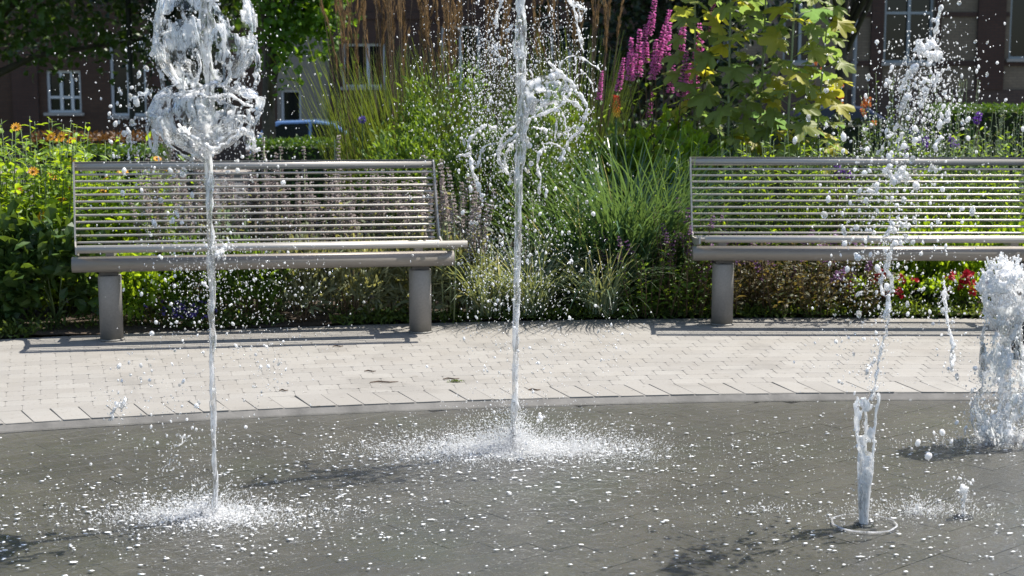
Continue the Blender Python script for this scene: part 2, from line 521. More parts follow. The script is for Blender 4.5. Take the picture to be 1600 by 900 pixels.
def facade(name, label, x0, x1, ztop, wallmat, wins, pilasters, bands, plinth_z, depth=9.0, y=YB):
    """wins: (xa, xb, za, zb, mullions, transom, door)"""
    root = empty(name, ((x0 + x1) / 2, y, ZG))
    ox = (x0 + x1) / 2
    tag(root, label, 'building')
    cx = sorted(set([x0, x1] + [w[0] for w in wins] + [w[1] for w in wins]))
    cz = sorted(set([ZG - 0.3, plinth_z, ztop] + [w[2] for w in wins] + [w[3] for w in wins]))
    m = MB()
    for i in range(len(cx) - 1):
        for j in range(len(cz) - 1):
            xm, zm = (cx[i] + cx[i + 1]) / 2, (cz[j] + cz[j + 1]) / 2
            if any(w[0] < xm < w[1] and w[2] < zm < w[3] for w in wins): continue
            if zm < plinth_z: continue
            m.box(cx[i] - ox, cx[i + 1] - ox, 0, 0.35, cz[j] - ZG, cz[j + 1] - ZG)
    m.build('wall', wallmat, root)
    m = MB(); m.box(x0 - ox, x1 - ox, 0.4, depth, -0.3, ztop - ZG); m.build('rear_wall', wallmat, root)
    m = MB()
    segs = [(x0, x1)]
    for w in wins:
        if w[2] < plinth_z:
            segs = [s for a, b_ in segs for s in (((a, w[0]), (w[1], b_)) if a < w[0] < b_ else ((a, b_),))]
    for a, b_ in segs: m.box(a - ox, b_ - ox, -0.06, 0.35, -0.3, plinth_z - ZG)
    m.build('plinth', M_DARKBRK, root)
    for (xa, xb) in pilasters:
        m = MB(); m.box(xa - ox, xb - ox, -0.10, -0.002, plinth_z - ZG, ztop - ZG); m.build('pilaster', M_RED, root)
    for (za, zb) in bands:
        m = MB()
        cuts = [x0] + [v for w in sorted(wins) if w[2] < zb and w[3] > za for v in (w[0] - 0.03, w[1] + 0.03)] + [x1]
        for k in range(0, len(cuts) - 1, 2):
            if cuts[k + 1] > cuts[k]: m.box(cuts[k] - ox, cuts[k + 1] - ox, -0.05, -0.003, za - ZG, zb - ZG)
        m.build('band', M_RED, root)
    m = MB(); m.box(x0 - ox - .3, x1 - ox + .3, -0.5, depth, ztop - ZG, ztop - ZG + 0.3)
    m.prism([(-0.6, ztop - ZG + .3), (depth + .1, ztop - ZG + .3), (depth * .5, ztop - ZG + 3.2)], x0 - ox - .3, x1 - ox + .3, 'x')
    m.build('roof', plain('dark_slate', (0.06, 0.055, 0.055), 0.7), root)
    for (xa, xb, za, zb, mull, trans, door) in wins:
        f = MB(); t_ = 0.075
        ya, yb = 0.10, 0.17
        f.box(xa - ox, xa - ox + t_, ya, yb, za - ZG, zb - ZG); f.box(xb - ox - t_, xb - ox, ya, yb, za - ZG, zb - ZG)
        f.box(xa - ox + t_, xb - ox - t_, ya, yb, zb - ZG - t_, zb - ZG); f.box(xa - ox + t_, xb - ox - t_, ya, yb, za - ZG, za - ZG + t_)
        for q in mull: f.box(q - ox - 0.045, q - ox + 0.045, ya - 0.01, yb - .003, za - ZG + t_, zb - ZG - t_)
        xs_ = sorted([xa + t_] + [v for q in mull for v in (q - .045, q + .045)] + [xb - t_])
        for tz in trans:
            for k in range(0, len(xs_), 2): f.box(xs_[k] - ox, xs_[k + 1] - ox, ya + .004, yb - .006, tz - ZG - .04, tz - ZG + .04)
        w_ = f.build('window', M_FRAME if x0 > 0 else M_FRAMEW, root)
        g = MB(); g.box(xa - ox + .02, xb - ox - .02, 0.19, 0.2, za - ZG + .02, zb - ZG - .02); g.build('pane', M_PANE, w_)
        if door:
            d_ = MB(); d_.box(xa - ox + t_, xb - ox - t_, ya + .02, yb - .01, za - ZG + t_, za - ZG + 0.95); d_.build('door_panel', plain('blue_door', (0.03, 0.06, 0.16), .5), root)
        else:
            s_ = MB(); s_.box(xa - ox - .08, xb - ox + .08, -0.12, 0.1, za - ZG - .09, za - ZG - .002); s_.build('sill', plain('stone_sill', (0.30, 0.29, 0.27), .8), w_)
    return root
Xw, Zw = X_at, Z_at
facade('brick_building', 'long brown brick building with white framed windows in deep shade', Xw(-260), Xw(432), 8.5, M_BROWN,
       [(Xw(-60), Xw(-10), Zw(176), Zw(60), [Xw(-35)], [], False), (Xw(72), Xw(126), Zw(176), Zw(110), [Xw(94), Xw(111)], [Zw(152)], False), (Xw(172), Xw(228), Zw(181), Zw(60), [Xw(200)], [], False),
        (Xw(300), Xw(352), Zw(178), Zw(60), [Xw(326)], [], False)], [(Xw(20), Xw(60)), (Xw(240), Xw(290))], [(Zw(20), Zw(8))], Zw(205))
facade('rendered_house', 'beige rendered house front with red brick corner behind the parked car', Xw(432.5), Xw(527), 8.0, M_RENDER,
       [(Xw(438), Xw(470), ZG + 0.12, Zw(140), [], [], True)], [(Xw(516), Xw(526))], [], Zw(198))
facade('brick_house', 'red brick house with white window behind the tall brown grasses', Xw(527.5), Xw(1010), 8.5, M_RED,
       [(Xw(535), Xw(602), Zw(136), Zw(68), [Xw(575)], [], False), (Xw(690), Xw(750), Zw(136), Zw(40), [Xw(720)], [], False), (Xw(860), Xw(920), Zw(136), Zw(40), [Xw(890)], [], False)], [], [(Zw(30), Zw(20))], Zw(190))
facade('buff_brick_building', 'buff brick building with dark red bands and tall pale window frames', Xw(1010.5), Xw(1850), 8.5, M_BUFF,
       [(Xw(1090), Xw(1140), Zw(98), Zw(-60), [Xw(1115)], [Zw(20)], False), (Xw(1222), Xw(1272), Zw(98), Zw(-60), [Xw(1249)], [Zw(20)], False), (Xw(1379), Xw(1455), Zw(98), Zw(-60), [Xw(1418)], [Zw(20)], False),
        (Xw(1574), Xw(1640), Zw(92), Zw(-60), [Xw(1606)], [], False)], [(Xw(1358), Xw(1377)), (Xw(1457), Xw(1466)), (Xw(1523), Xw(1566))], [(Zw(26), Zw(19)), (Zw(103), Zw(95))], Zw(140))
# downpipe on the buff building
dp = MB(); x = Xw(1332); dp.tube([(0, 0, 0), (0, 0, 9.5)], 0.06, 8)
for z in (1.2, 3.2, 5.2): dp.box(-.09, .09, 0, .16, z, z + .06)
o = dp.build('downpipe', plain('zinc', (0.22, 0.24, 0.26), .5, .4)); o.location = (x, YB - .2, ZG)
tag(o, 'thin grey downpipe on the buff brick wall beside the dark tree trunk', 'downpipe')

# ------------------------------------------------------------------ parked cars
def make_car(name, paint, label):
    root = empty(name)
    tag(root, label, 'car', 'cars parked on the street')
    side = [(-1.95, .38), (-2.0, .62), (-1.96, .88), (-1.3, .93), (0.85, .93), (1.55, .82), (1.95, .68), (2.02, .5), (1.98, .3), (1.6, .24), (-1.6, .24)]
    m = MB(); m.prism(side, -.82, .82, 'y'); m.build('body', paint, root, bevel=.09)
    gh = [(-1.85, .90), (-1.62, 1.28), (-1.25, 1.45), (-0.3, 1.48), (0.25, 1.40), (1.02, .90)]
    V, F = [], []
    for s, w in ((-1, 1), (1, 1)):
        for a, z in gh: V.append((a, s * (.80 - .17 * (z - .9) / .58), z))
    n = len(gh)
    F = [tuple(range(n)), tuple(range(2 * n - 1, n - 1, -1))] + [(i, n + i, n + (i + 1) % n, (i + 1) % n) for i in range(n)]
    MB().add(V, F).build('cabin', paint, root, bevel=.04)
    glass = plain('car_glass', (0.01, 0.012, 0.014), .08, 0, .1)
    def yo(z): return .80 - .17 * (z - .9) / .58 + .004
    for s in (-1, 1):
        for poly in ([(-1.55, .95), (-1.38, 1.27), (-1.15, 1.37), (-.42, 1.395), (-.42, .95)], [(-.34, .95), (-.34, 1.395), (.16, 1.34), (.82, .95)]):
            vs = [(a, s * yo(z), z) for a, z in poly] + [(a, s * (yo(z) + .006), z) for a, z in poly]
            k = len(poly)
            MB().add(vs, [tuple(range(k)), tuple(range(2 * k - 1, k - 1, -1))] + [(i, k + i, k + (i + 1) % k, (i + 1) % k) for i in range(k)]).build('side_window', glass, root)
    MB().add([(.30, -.60, 1.385), (.30, .60, 1.385), (1.0, .70, .935), (1.0, -.70, .935)], [(0, 1, 2, 3)]).build('windscreen', glass, root).location = (.02, 0, .012)
    tyre_m = plain('tyre', (0.02, 0.02, 0.02), .9); rim_m = plain('rim', (0.5, 0.5, 0.52), .35, .8)
    for wx in (-1.25, 1.22):
        for s in (-1, 1):
            w = MB(); prof = [(.18, -.1), (.29, -.1), (.31, -.07), (.31, .07), (.29, .1), (.18, .1)]
            w.lathe(prof, 20); o = w.build('wheel', tyre_m, root, True); o.location = (wx, s * .76, .31); o.rotation_euler = (R(90), 0, 0)
            w = MB(); w.lathe([(.05, -.09), (.185, -.085), (.185, .085), (.05, .09)], 12); o2 = w.build('rim', rim_m, o)
    for s in (-1, 1):
        m = MB(); m.box(1.8, 1.985, s * .62 - .14, s * .62 + .14, .6, .72); m.build('headlight', plain('lamp_glass', (.7, .7, .7), .1), root, bevel=.03)
        m = MB(); m.box(.62, .78, s * .9 - .09, s * .9 + .09, .93, 1.05); m.build('wing_mirror', paint, root, bevel=.03)
        m = MB(); m.box(-1.985, -1.9, s * .66 - .1, s * .66 + .1, .66, .88); m.build('tail_light', plain('red_lamp', (.4, .02, .02), .2), root, bevel=.02)
    return root
def paint(name, c):
    t = NT(name); b_ = t.bsdf(c, .3, .3); b_.inputs['Coat Weight'].default_value = 1.0; b_.inputs['Coat Roughness'].default_value = .04
    return t.done(b_)
car = make_car('parked_car', paint('silver_blue_paint', (0.16, 0.28, 0.52)), 'silver blue parked car showing its roof above the hedge behind the bench')
cp = P(512, 187, 40.0); car.location = (cp.x, 40.0, cp.z - 1.47)
car2 = make_car('parked_car', paint('navy_paint', (0.02, 0.03, 0.07)), 'dark navy parked car behind the orange flowers and pale droplets')
cp = P(1335, 164, 40.0); car2.location = (cp.x, 40.0, max(-1.34, cp.z - 1.47))

# ------------------------------------------------------------------ benches
def m_steel(ca=(0.34, 0.315, 0.28), cb=(0.41, 0.385, 0.345)):
    t = NT('brushed_galvanised_steel')
    tc = t.n('ShaderNodeTexCoord')
    mp = t.n('ShaderNodeMapping'); mp.inputs['Scale'].default_value = (2, 60, 60)
    t.l(tc.outputs['Object'], mp.inputs[0])
    f = t.noise(8, 4, mp.outputs[0])
    col = t.ramp(f, [(0.3, ca), (0.7, cb)])
    rg = t.ramp(f, [(0.2, 0.36), (0.8, 0.5)])
    return t.done(t.bsdf(col, rg, 0.35, t.bump(t.noise(40, 3, tc.outputs['Object']), .06, .002)))
def m_post():
    t = NT('grey_post_paint')
    tc = t.n('ShaderNodeTexCoord')
    f = t.noise(120, 4, tc.outputs['Object'])
    sep = t.n('ShaderNodeSeparateXYZ'); t.l(tc.outputs['Object'], sep.inputs[0])
    zf = t.ramp(sep.outputs[2], [(0.0, 1.0), (0.06, 0.0)])
    wet = t.n('ShaderNodeMath', operation='MULTIPLY'); t.l(zf, wet.inputs[0]); t.l(t.noise(40, 4, tc.outputs['Object']), wet.inputs[1])
    col = t.ramp(f, [(0.3, (0.22, 0.206, 0.19)), (0.7, (0.265, 0.25, 0.232))])
    col = t.mix(wet.outputs[0], col, (0.10, 0.10, 0.085))
    return t.done(t.bsdf(col, .55, .2, t.bump(f, .1, .002)))
M_STEEL, M_POST = m_steel(), m_post()
M_BEAM = m_steel((0.25, 0.222, 0.193), (0.30, 0.27, 0.238))
BL, PS = 1.82, 1.52            # bench length, post spacing
def rod_mesh(name, L, r_, n=12, mat=None):
    m = MB(); m.tube([(-L / 2, 0, 0), (-L / 2 + .003, 0, 0), (L / 2 - .003, 0, 0), (L / 2, 0, 0)], [r_ * .8, r_, r_, r_ * .8], n)
    return m.mesh(name, mat or M_STEEL, True)
rod = rod_mesh('slat', BL - .02, .0060)
seat_rod = rod_mesh('seat_slat', BL - .02, .0062)
def profile_bar(L, pts, mat):
    m = MB(); m.prism(pts, -L / 2, L / 2, 'x'); return m
def capsule(w, h, n=8):
    r_ = h / 2; pts = []
    for k in range(n + 1):
        a = -PI / 2 + PI * k / n; pts.append((w / 2 - r_ + r_ * math.cos(a), r_ * math.sin(a)))
    for k in range(n + 1):
        a = PI / 2 + PI * k / n; pts.append((-w / 2 + r_ + r_ * math.cos(a), r_ * math.sin(a)))
    return pts
B0, B1 = (.165, .452), (.305, .835)      # backrest foot and head (y, z)
def make_bench(label, bxo=0.0):
    root = empty('park_bench')
    tag(root, label, 'bench', 'steel benches beside the planted bed')
    # backrest: eleven thin rods between two flat side bars under a flat top rail
    for k in range(11):
        f = (k + .35) / 11.6
        inst('slat', rod, root, (bxo, B0[0] + (B1[0] - B0[0]) * f, B0[1] + (B1[1] - B0[1]) * f))
    tr = MB(); tr.prism([(a, z) for a, z in capsule(.022, .042)], -BL / 2, BL / 2, 'x')
    o = tr.build('top_rail', M_STEEL, root, True); o.location = (bxo, B1[0], B1[1]); o.rotation_euler = (R(-20) , 0, 0)
    for s in (-1, 1):
        # one flat bar bent from the backrest into the seat
        path = [(B1[0] + .006, B1[1] + .016), (B0[0] + .02, B0[1] + .06), (B0[0] - .005, B0[1] + .008), (B0[0] - .06, B0[1] - .018), (.0, .437), (-.12, .447), (-.20, .462)]
        w = .017
        left, right = [], []
        for i, (a, z) in enumerate(path):
            p0, p1 = path[max(i - 1, 0)], path[min(i + 1, len(path) - 1)]
            d = Vector((p1[0] - p0[0], p1[1] - p0[1])).normalized(); nn = Vector((-d.y, d.x))
            left.append((a + nn.x * w, z + nn.y * w)); right.append((a - nn.x * w, z - nn.y * w))
        m = MB(); x0 = s * BL / 2 - (.004 if s > 0 else -.004 + .0)
        xa, xb = (BL / 2 - .008, BL / 2) if s > 0 else (-BL / 2, -BL / 2 + .008)
        n = len(path)
        def xo(a): return bxo * max(0, min(1, (a + .05) / .3)) + (.02 if bxo else 0) * max(0, min(1, (.1 - a) / .2))
        vs = [(xa + xo(a), a, z) for a, z in left] + [(xa + xo(a), a, z) for a, z in right] + [(xb + xo(a), a, z) for a, z in left] + [(xb + xo(a), a, z) for a, z in right]
        fs = []
        for i in range(n - 1):
            fs += [(i, i + 1, n + i + 1, n + i), (2 * n + i, 3 * n + i, 3 * n + i + 1, 2 * n + i + 1), (i, 2 * n + i, 2 * n + i + 1, i + 1), (n + i, n + i + 1, 3 * n + i + 1, 3 * n + i)]
        fs += [(0, n, 3 * n, 2 * n), (n - 1, 3 * n - 1, 4 * n - 1, 2 * n - 1)]
        m.add(vs, fs).build('side_bar', M_STEEL, root)
    # seat rods, front rail
    for k in range(8):
        f = k / 7
        yy = .125 - f * .29
        zz = .438 + .012 * (abs(f - .45) * 2) ** 2 + .012 * f
        inst('seat_slat', seat_rod, root, (xo(yy), yy, zz))
    fr = MB(); fr.prism(capsule(.05, .032), -BL / 2 - .005, BL / 2 + .03, 'x')
    o = fr.build('front_rail', M_STEEL, root, True); o.location = (.035, -.205, .468)
    # round main beam, brackets and posts
    bm_ = MB(); bm_.prism(capsule(.10, .074, 10), -BL / 2 - .015, BL / 2 + .015, 'x')
    o = bm_.build('support_beam', M_BEAM, root, True); o.location = (0, -.05, .380)
    for px_ in (-PS / 2, PS / 2):
        m = MB(); m.box(px_ - .045, px_ + .045, -.045, .045, .322, .352); m.build('bracket', plain('dark_bracket', (.07, .065, .06), .6, .4), root, bevel=.004)
        m = MB(); m.lathe([(.056, 0), (.056, .316), (.053, .322), (.0, .322)], 28, px_, 0)
        m.build('post', M_POST, root, True)
        m = MB(); m.lathe([(.062, .0), (.062, .006), (.056, .008)], 24, px_, 0); m.build('base_plate', M_POST, root, True)
        for s in (1,):
            m = MB(); m.box(px_ - .02, px_ + .02, s * .1 - .06, s * .1 + .06, .405, .428); m.build('seat_bracket', M_STEEL, root)
    return root
for o in ():
    pass
bench_l = make_bench('complete slatted steel bench beside the orange flowers, fully in view', -.045)
pl, pr = G(175, 531), G(657, 519)
mid = (pl + pr) / 2
bench_l.location = (mid.x, mid.y, .001)
bench_l.rotation_euler = (0, 0, math.atan2(pr.y - pl.y, pr.x - pl.x))
bench_r = make_bench('slatted steel bench below the big lobed leaves, cut off by the frame')
p0 = G(1128, 507)
rz = R(-0.6)
bench_r.location = (p0.x + PS / 2 * math.cos(rz), p0.y + PS / 2 * math.sin(rz), .001)
bench_r.rotation_euler = (0, 0, rz)

# ------------------------------------------------------------------ black bag at the edge of the frame, lamp post
bp = G(1625, 555)
m = MB()
V, F = [], []
rings = [(0, .10, .07), (.02, .125, .085), (.08, .135, .092), (.15, .125, .085), (.20, .095, .065), (.225, .04, .03)]
n = 20
for z, a, b_ in rings:
    for k in range(n):
        t_ = 2 * PI * k / n
        s_ = 1 / (abs(math.cos(t_)) ** 3 + abs(math.sin(t_)) ** 3) ** (1 / 3)
        V.append((a * s_ * math.cos(t_) + .006 * noise.noise(Vector((z * 20, k, 1))), b_ * s_ * math.sin(t_), z))
F = [(i * n + k, i * n + (k + 1) % n, (i + 1) * n + (k + 1) % n, (i + 1) * n + k) for i in range(len(rings) - 1) for k in range(n)] + [tuple(range(n)), tuple(len(V) - n + k for k in range(n))]
bag = empty('bag', (bp.x, bp.y, .002)); tag(bag, 'small black bag standing on the pale paving behind the frothy jet', 'bag')
M_BAG = plain('black_cloth', (.012, .012, .014), .7, 0, .3, 60, .2)
MB().add(V, F).build('body', M_BAG, bag, True)
m = MB(); m.tube([(-.05, 0, .215), (-.04, 0, .25), (0, 0, .265), (.04, 0, .25), (.05, 0, .215)], .007, 6); m.build('handle', M_BAG, bag, True)
m = MB(); m.box(-.085, .085, -.108, -.088, .03, .12); m.build('pocket', M_BAG, bag, bevel=.008)

lp = P(205, 130, 24.0)
lamp = empty('street_lamp', (lp.x, 24.0, terr_z(24.0)))
tag(lamp, 'dark iron street lamp post in front of the brown brick building', 'street lamp')
M_IRON = plain('dark_iron', (.018, .02, .02), .5, .5)
m = MB(); m.lathe([(.12, 0), (.12, .25), (.085, .32), (.07, .9), (.05, 1.0), (.045, 4.2), (.06, 4.25), (.03, 4.3)], 12); m.build('pole', M_IRON, lamp, True)
m = MB(); m.lathe([(.08, 4.3), (.17, 4.75), (.02, 4.76)], 6); m.build('lantern', plain('lantern_glass', (.5, .5, .45), .2), lamp)
m = MB(); m.lathe([(.2, 4.765), (.2, 4.79), (.05, 5.0), (.0, 5.05)], 6); m.build('cap', M_IRON, lamp)
# ------------------------------------------------------------------ plant generators
def unit(A):
    return A / np.maximum(np.linalg.norm(A, axis=-1, keepdims=True), 1e-9)
def leaf_arrays(Pb, D, N, L, W, fold=0.18, droop=0.12):
    n = len(Pb)
    D = unit(D); S = unit(np.cross(D, N)); N2 = np.cross(S, D)
    L = np.broadcast_to(L, (n,))[:, None]; W = np.broadcast_to(W, (n,))[:, None]
    V = np.empty((n, 7, 3))
    V[:, 0] = Pb
    V[:, 1] = Pb + D * L * .36 + S * W * .5 + N2 * W * fold
    V[:, 2] = Pb + D * L * .36 - N2 * W * 0.0
    V[:, 3] = Pb + D * L * .36 - S * W * .5 + N2 * W * fold
    V[:, 4] = Pb + D * L * .72 + S * W * .34 + N2 * (W * fold - L * droop * .5)
    V[:, 5] = Pb + D * L * .72 - S * W * .34 + N2 * (W * fold - L * droop * .5)
    V[:, 6] = Pb + D * L - N2 * L * droop
    base = np.array([[0, 2, 1], [0, 3, 2], [1, 2, 4], [2, 5, 4], [2, 3, 5], [4, 5, 6]])
    F = (base[None] + 7 * np.arange(n)[:, None, None]).reshape(-1, 3)
    return V.reshape(-1, 3), F
def foliage(name, Pb, D, N, L, W, mat, parent, **kw):
    V, F = leaf_arrays(Pb, D, N, L, W, **kw)
    return inst(name, npmesh(name, V, [F], mat), parent)
def rand_dir(n, up=0.0, k=rng):
    D = k.normal(size=(n, 3)); D[:, 2] += up
    return unit(D)
def blade_arrays(root, az, L, w, th0, dth, segs=6, taper=0.9, twist=0.0):
    n = len(root)
    P0 = root.copy()
    V = np.empty((n, segs + 1, 2, 3))
    for s in range(segs + 1):
        f = s / segs
        ww = w * (1 - taper * f ** 1.6) * .5 * (0.6 + 0.4 * min(1, f * 5))
        a2 = az + twist * f
        S = np.stack([-np.sin(a2), np.cos(a2), 0.15 * np.sin(az * 7)], 1)
        V[:, s, 0] = P0 + S * ww[:, None]; V[:, s, 1] = P0 - S * ww[:, None]
        th = th0 + dth * f ** 1.3
        d = np.stack([np.sin(th) * np.cos(az), np.sin(th) * np.sin(az), np.cos(th)], 1)
        P0 = P0 + d * (L / segs)[:, None]
    idx = np.arange(segs)
    b_ = np.stack([2 * idx, 2 * idx + 1, 2 * idx + 3, 2 * idx + 2], 1)
    F = (b_[None] + (2 * (segs + 1)) * np.arange(n)[:, None, None]).reshape(-1, 4)
    return V.reshape(-1, 3), F
def bx(px, Y, z=.4):
    return (px - 800) / FPX * (Y * _cp + (CAMH - z) * _sp)
def edgeY(px):
    return float(np.interp(px, [-200, 0, 450, 750, 1000, 1300, 1600, 1800], [7.2, 7.33, 7.5, 7.68, 7.78, 7.86, 7.96, 8.0]))
def base_at(px, Y):
    return Vector((bx(px, Y), Y, 0.03))
def zat(py, Y):
    return P(800, py, Y).z
def stem_paths(n, r_root, h, hvar, lean, sp=1.0, k=random):
    out = []
    for i in range(n):
        a = k.uniform(0, 2 * PI); q = math.sqrt(k.random()) * r_root
        root = Vector((q * math.cos(a) * sp, q * math.sin(a), -.01))
        hh = h * (1 + k.uniform(-hvar, hvar * .4))
        tip = root + Vector((math.cos(a) * lean * q / max(r_root, .01) + k.gauss(0, lean * .3), math.sin(a) * lean * q / max(r_root, .01) + k.gauss(0, lean * .3), hh))
        mid = (root + tip) / 2 + Vector((k.gauss(0, .02), k.gauss(0, .02), hh * .08))
        out.append((root, mid, tip))
    return out
def bez(p, t):
    a, b_, c = p
    return a * (1 - t) ** 2 + b_ * 2 * t * (1 - t) + c * t * t
def bezd(p, t):
    a, b_, c = p
    return ((b_ - a) * (1 - t) + (c - b_) * t).normalized()
def stem_plant(name, label, cat, group, base, n, r_root, h, hvar, lean, leafspec, lm, sm, srad=.004, t0=.1, up=.5, top=None, sp=1.0, rz=0.0, topn=None, whorl=False):
    root = empty(name, base, rz)
    tag(root, label, cat, group)
    paths = stem_paths(n, r_root, h, hvar, lean, sp)
    mb = MB()
    Pb, D, Ls, Ws = [], [], [], []
    nl, L, W = leafspec
    for i, p in enumerate(paths):
        mb.tube([bez(p, t) for t in (0, .35, .7, 1)], [srad, srad * .9, srad * .75, srad * .5], 4)
        az = random.uniform(0, 2 * PI)
        for k in range(nl):
            t = t0 + (1 - t0) * (k + random.random()) / nl
            az += 2.4 if not whorl else PI / 2
            f = 1.15 - .65 * t + random.uniform(-.2, .2)
            q = bez(p, min(t, 1))
            d = Vector((math.cos(az), math.sin(az), up + random.gauss(0, .35)))
            Pb.append(q); D.append(d); Ls.append(L * f); Ws.append(W * f)
        if top: top(root, p, i)
    if mb.v: mb.build('stem', sm, root, True)
    if Pb:
        Pb, D = np.array([tuple(q) for q in Pb]), np.array([tuple(q) for q in D])
        N = np.array([[0, 0, 1.0]]) + rng.normal(size=D.shape) * .45
        foliage('foliage', Pb, D, N, np.array(Ls), np.array(Ws), lm, root)
    return root
def shrub(name, label, cat, group, base, rx, ry, h, nleaf, L, W, lm, sm, nclump=40, up=.4, z0=.05, shell=.5, nst=7):
    root = empty(name, base); tag(root, label, cat, group)
    u = rand_dir(nclump); rad = (rng.random(nclump) * (1 - shell) + shell) ** (1 / 2)
    C = u * rad[:, None] * np.array([rx, ry, (h - z0) / 2]) * .86 + np.array([0, 0, (h + z0) / 2])
    mb = MB()
    for k in range(min(nst, nclump)):
        c = Vector(C[k]); q = Vector((random.gauss(0, rx * .15), random.gauss(0, ry * .15), -.02))
        mb.tube([q, (q + c) / 2 + Vector((0, 0, .1 * h)), c], [.012 * h, .008 * h, .003 * h], 5)
    mb.build('stem', sm, root, True)
    ci = rng.integers(0, nclump, nleaf)
    rc = np.array([rx, ry, h / 2]) * 1.6 / math.sqrt(nclump) * .55
    Pb = C[ci] + rng.normal(size=(nleaf, 3)) * rc
    Pb[:, 2] = np.abs(Pb[:, 2] - .03) + .03
    out = unit((Pb - np.array([0, 0, h * .4])) / np.array([rx, ry, h / 2]))
    D = unit(out * .8 + rng.normal(size=(nleaf, 3)) * .6 + np.array([0, 0, up]))
    N = rng.normal(size=(nleaf, 3)) * .7 + np.array([0, 0, 1])
    s = rng.uniform(.6, 1.25, nleaf)
    foliage('foliage', Pb, D, N, L * s, W * s, lm, root)
    return root
def grass(name, label, group, base, n, r_root, L, w, th0, dth, mat, cat='grass clump', lvar=.35, extra=None, squash=1.0, twist=.5):
    root = empty(name, base); tag(root, label, cat, group)
    def one(n, L, w, th0, dth, mat, nm):
        az = rng.uniform(0, 2 * PI, n); q = np.sqrt(rng.random(n)) * r_root
        rt = np.stack([q * np.cos(az), q * np.sin(az) * squash, np.zeros(n)], 1)
        az2 = az + rng.normal(size=n) * .7
        V, F = blade_arrays(rt, az2, L * (1 + rng.uniform(-lvar, lvar * .5, n)), w * rng.uniform(.7, 1.2, n), np.abs(rng.normal(th0, th0 * .5, n)), rng.uniform(.3, 1.1, n) * dth, twist=twist)
        inst(nm, npmesh(nm, V, [F], mat), root)
    one(n, L, w, th0, dth, mat, 'foliage')
    if extra: one(*extra)
    return root

# ------------------------------------------------------------------ plant materials
ML = {
    'helio': leafmat('bright_green_leaf', (0.10, 0.185, 0.018), (0.23, 0.36, 0.035), .5),
    'dark': leafmat('dark_green_leaf', (0.026, 0.06, 0.015), (0.075, 0.135, 0.032), .33),
    'mid': leafmat('mid_green_leaf', (0.055, 0.11, 0.022), (0.125, 0.215, 0.04), .45),
    'stachys': leafmat('woolly_grey_leaf', (0.14, 0.17, 0.095), (0.28, 0.31, 0.21), .35, .8),
    'mauve': leafmat('grey_mauve_spike', (0.26, 0.22, 0.20), (0.5, 0.45, 0.43), .35, .85, tcol=(.35, .28, .28)),
    'strap': leafmat('strap_leaf', (0.024, 0.062, 0.034), (0.10, 0.185, 0.095), .32, .3),
    'sedge': leafmat('variegated_blade', (0.05, 0.10, 0.06), (0.26, 0.32, 0.22), .3, .4),
    'straw': leafmat('bleached_blade', (0.30, 0.27, 0.16), (0.52, 0.50, 0.36), .25, .5),
    'miscan': leafmat('tall_grass_blade', (0.03, 0.062, 0.014), (0.115, 0.17, 0.04), .4, .4),
    'plume': leafmat('brown_plume', (0.13, 0.078, 0.036), (0.33, 0.21, 0.10), .4, .8, tcol=(.38, .24, .11)),
    'purplelf': leafmat('purple_tinged_leaf', (0.05, 0.075, 0.022), (0.14, 0.12, 0.07), .38),
    'tree': leafmat('shaded_tree_leaf', (0.025, 0.055, 0.01), (0.06, 0.115, 0.02), .3),  # leaf colour darkened to stand for deep shade
    'treelit': leafmat('sunlit_tree_leaf', (0.05, 0.11, 0.014), (0.11, 0.22, 0.025), .5),  # brighter copy, the sunlight on the crown put into the leaf colour
    'ever': leafmat('evergreen_leaf', (0.006, 0.014, 0.006), (0.018, 0.034, 0.012), .12),
    'box': leafmat('hedge_leaf', (0.03, 0.07, 0.012), (0.07, 0.14, 0.022), .3),
    'redhedge': leafmat('rust_hedge_leaf', (0.06, 0.032, 0.016), (0.13, 0.068, 0.03), .3),
    'sage': leafmat('blue_grey_leaf', (0.07, 0.10, 0.075), (0.16, 0.20, 0.16), .3),
    'macl': leafmat('lobed_leaf', (0.11, 0.18, 0.075), (0.36, 0.34, 0.04), .5, .5, tcol=(.6, .56, .05), per_object=True, mid=(0.19, 0.27, 0.08)),
    'cover': leafmat('ground_cover_leaf', (0.03, 0.055, 0.014), (0.12, 0.18, 0.04), .4),
    'yellow': leafmat('yellow_leaf', (0.25, 0.24, 0.02), (0.42, 0.36, 0.03), .4),
}
M_STEM = plain('green_stem', (0.06, 0.10, 0.03), .6)
M_STEMB = plain('brown_stem', (0.10, 0.065, 0.035), .8)
M_STEMP = plain('pale_stem', (0.20, 0.24, 0.12), .6)
M_BARK = plain('bark', (0.06, 0.048, 0.036), .95, 0, .4, 12, .6)
def petal(name, c, trans=.4):
    return leafmat(name, [x * .75 for x in c], c, trans, .5, tcol=[min(1, x * 1.3) for x in c])
M_ORANGE = petal('orange_petal', (0.92, 0.42, 0.02)); M_CONE = plain('flower_cone', (0.25, 0.10, 0.02), .8)
M_MAG = petal('magenta_petal', (0.72, 0.20, 0.52)); M_RED = M_RED; M_REDP = petal('red_petal', (0.42, 0.012, 0.03), .25)
M_VIO = petal('violet_petal', (0.20, 0.07, 0.42)); M_BLU = petal('blue_violet_petal', (0.16, 0.12, 0.42)); M_LILAC = petal('lilac_petal', (0.26, 0.13, 0.28))
M_RUST = petal('rust_orange_petal', (0.62, 0.20, 0.05))
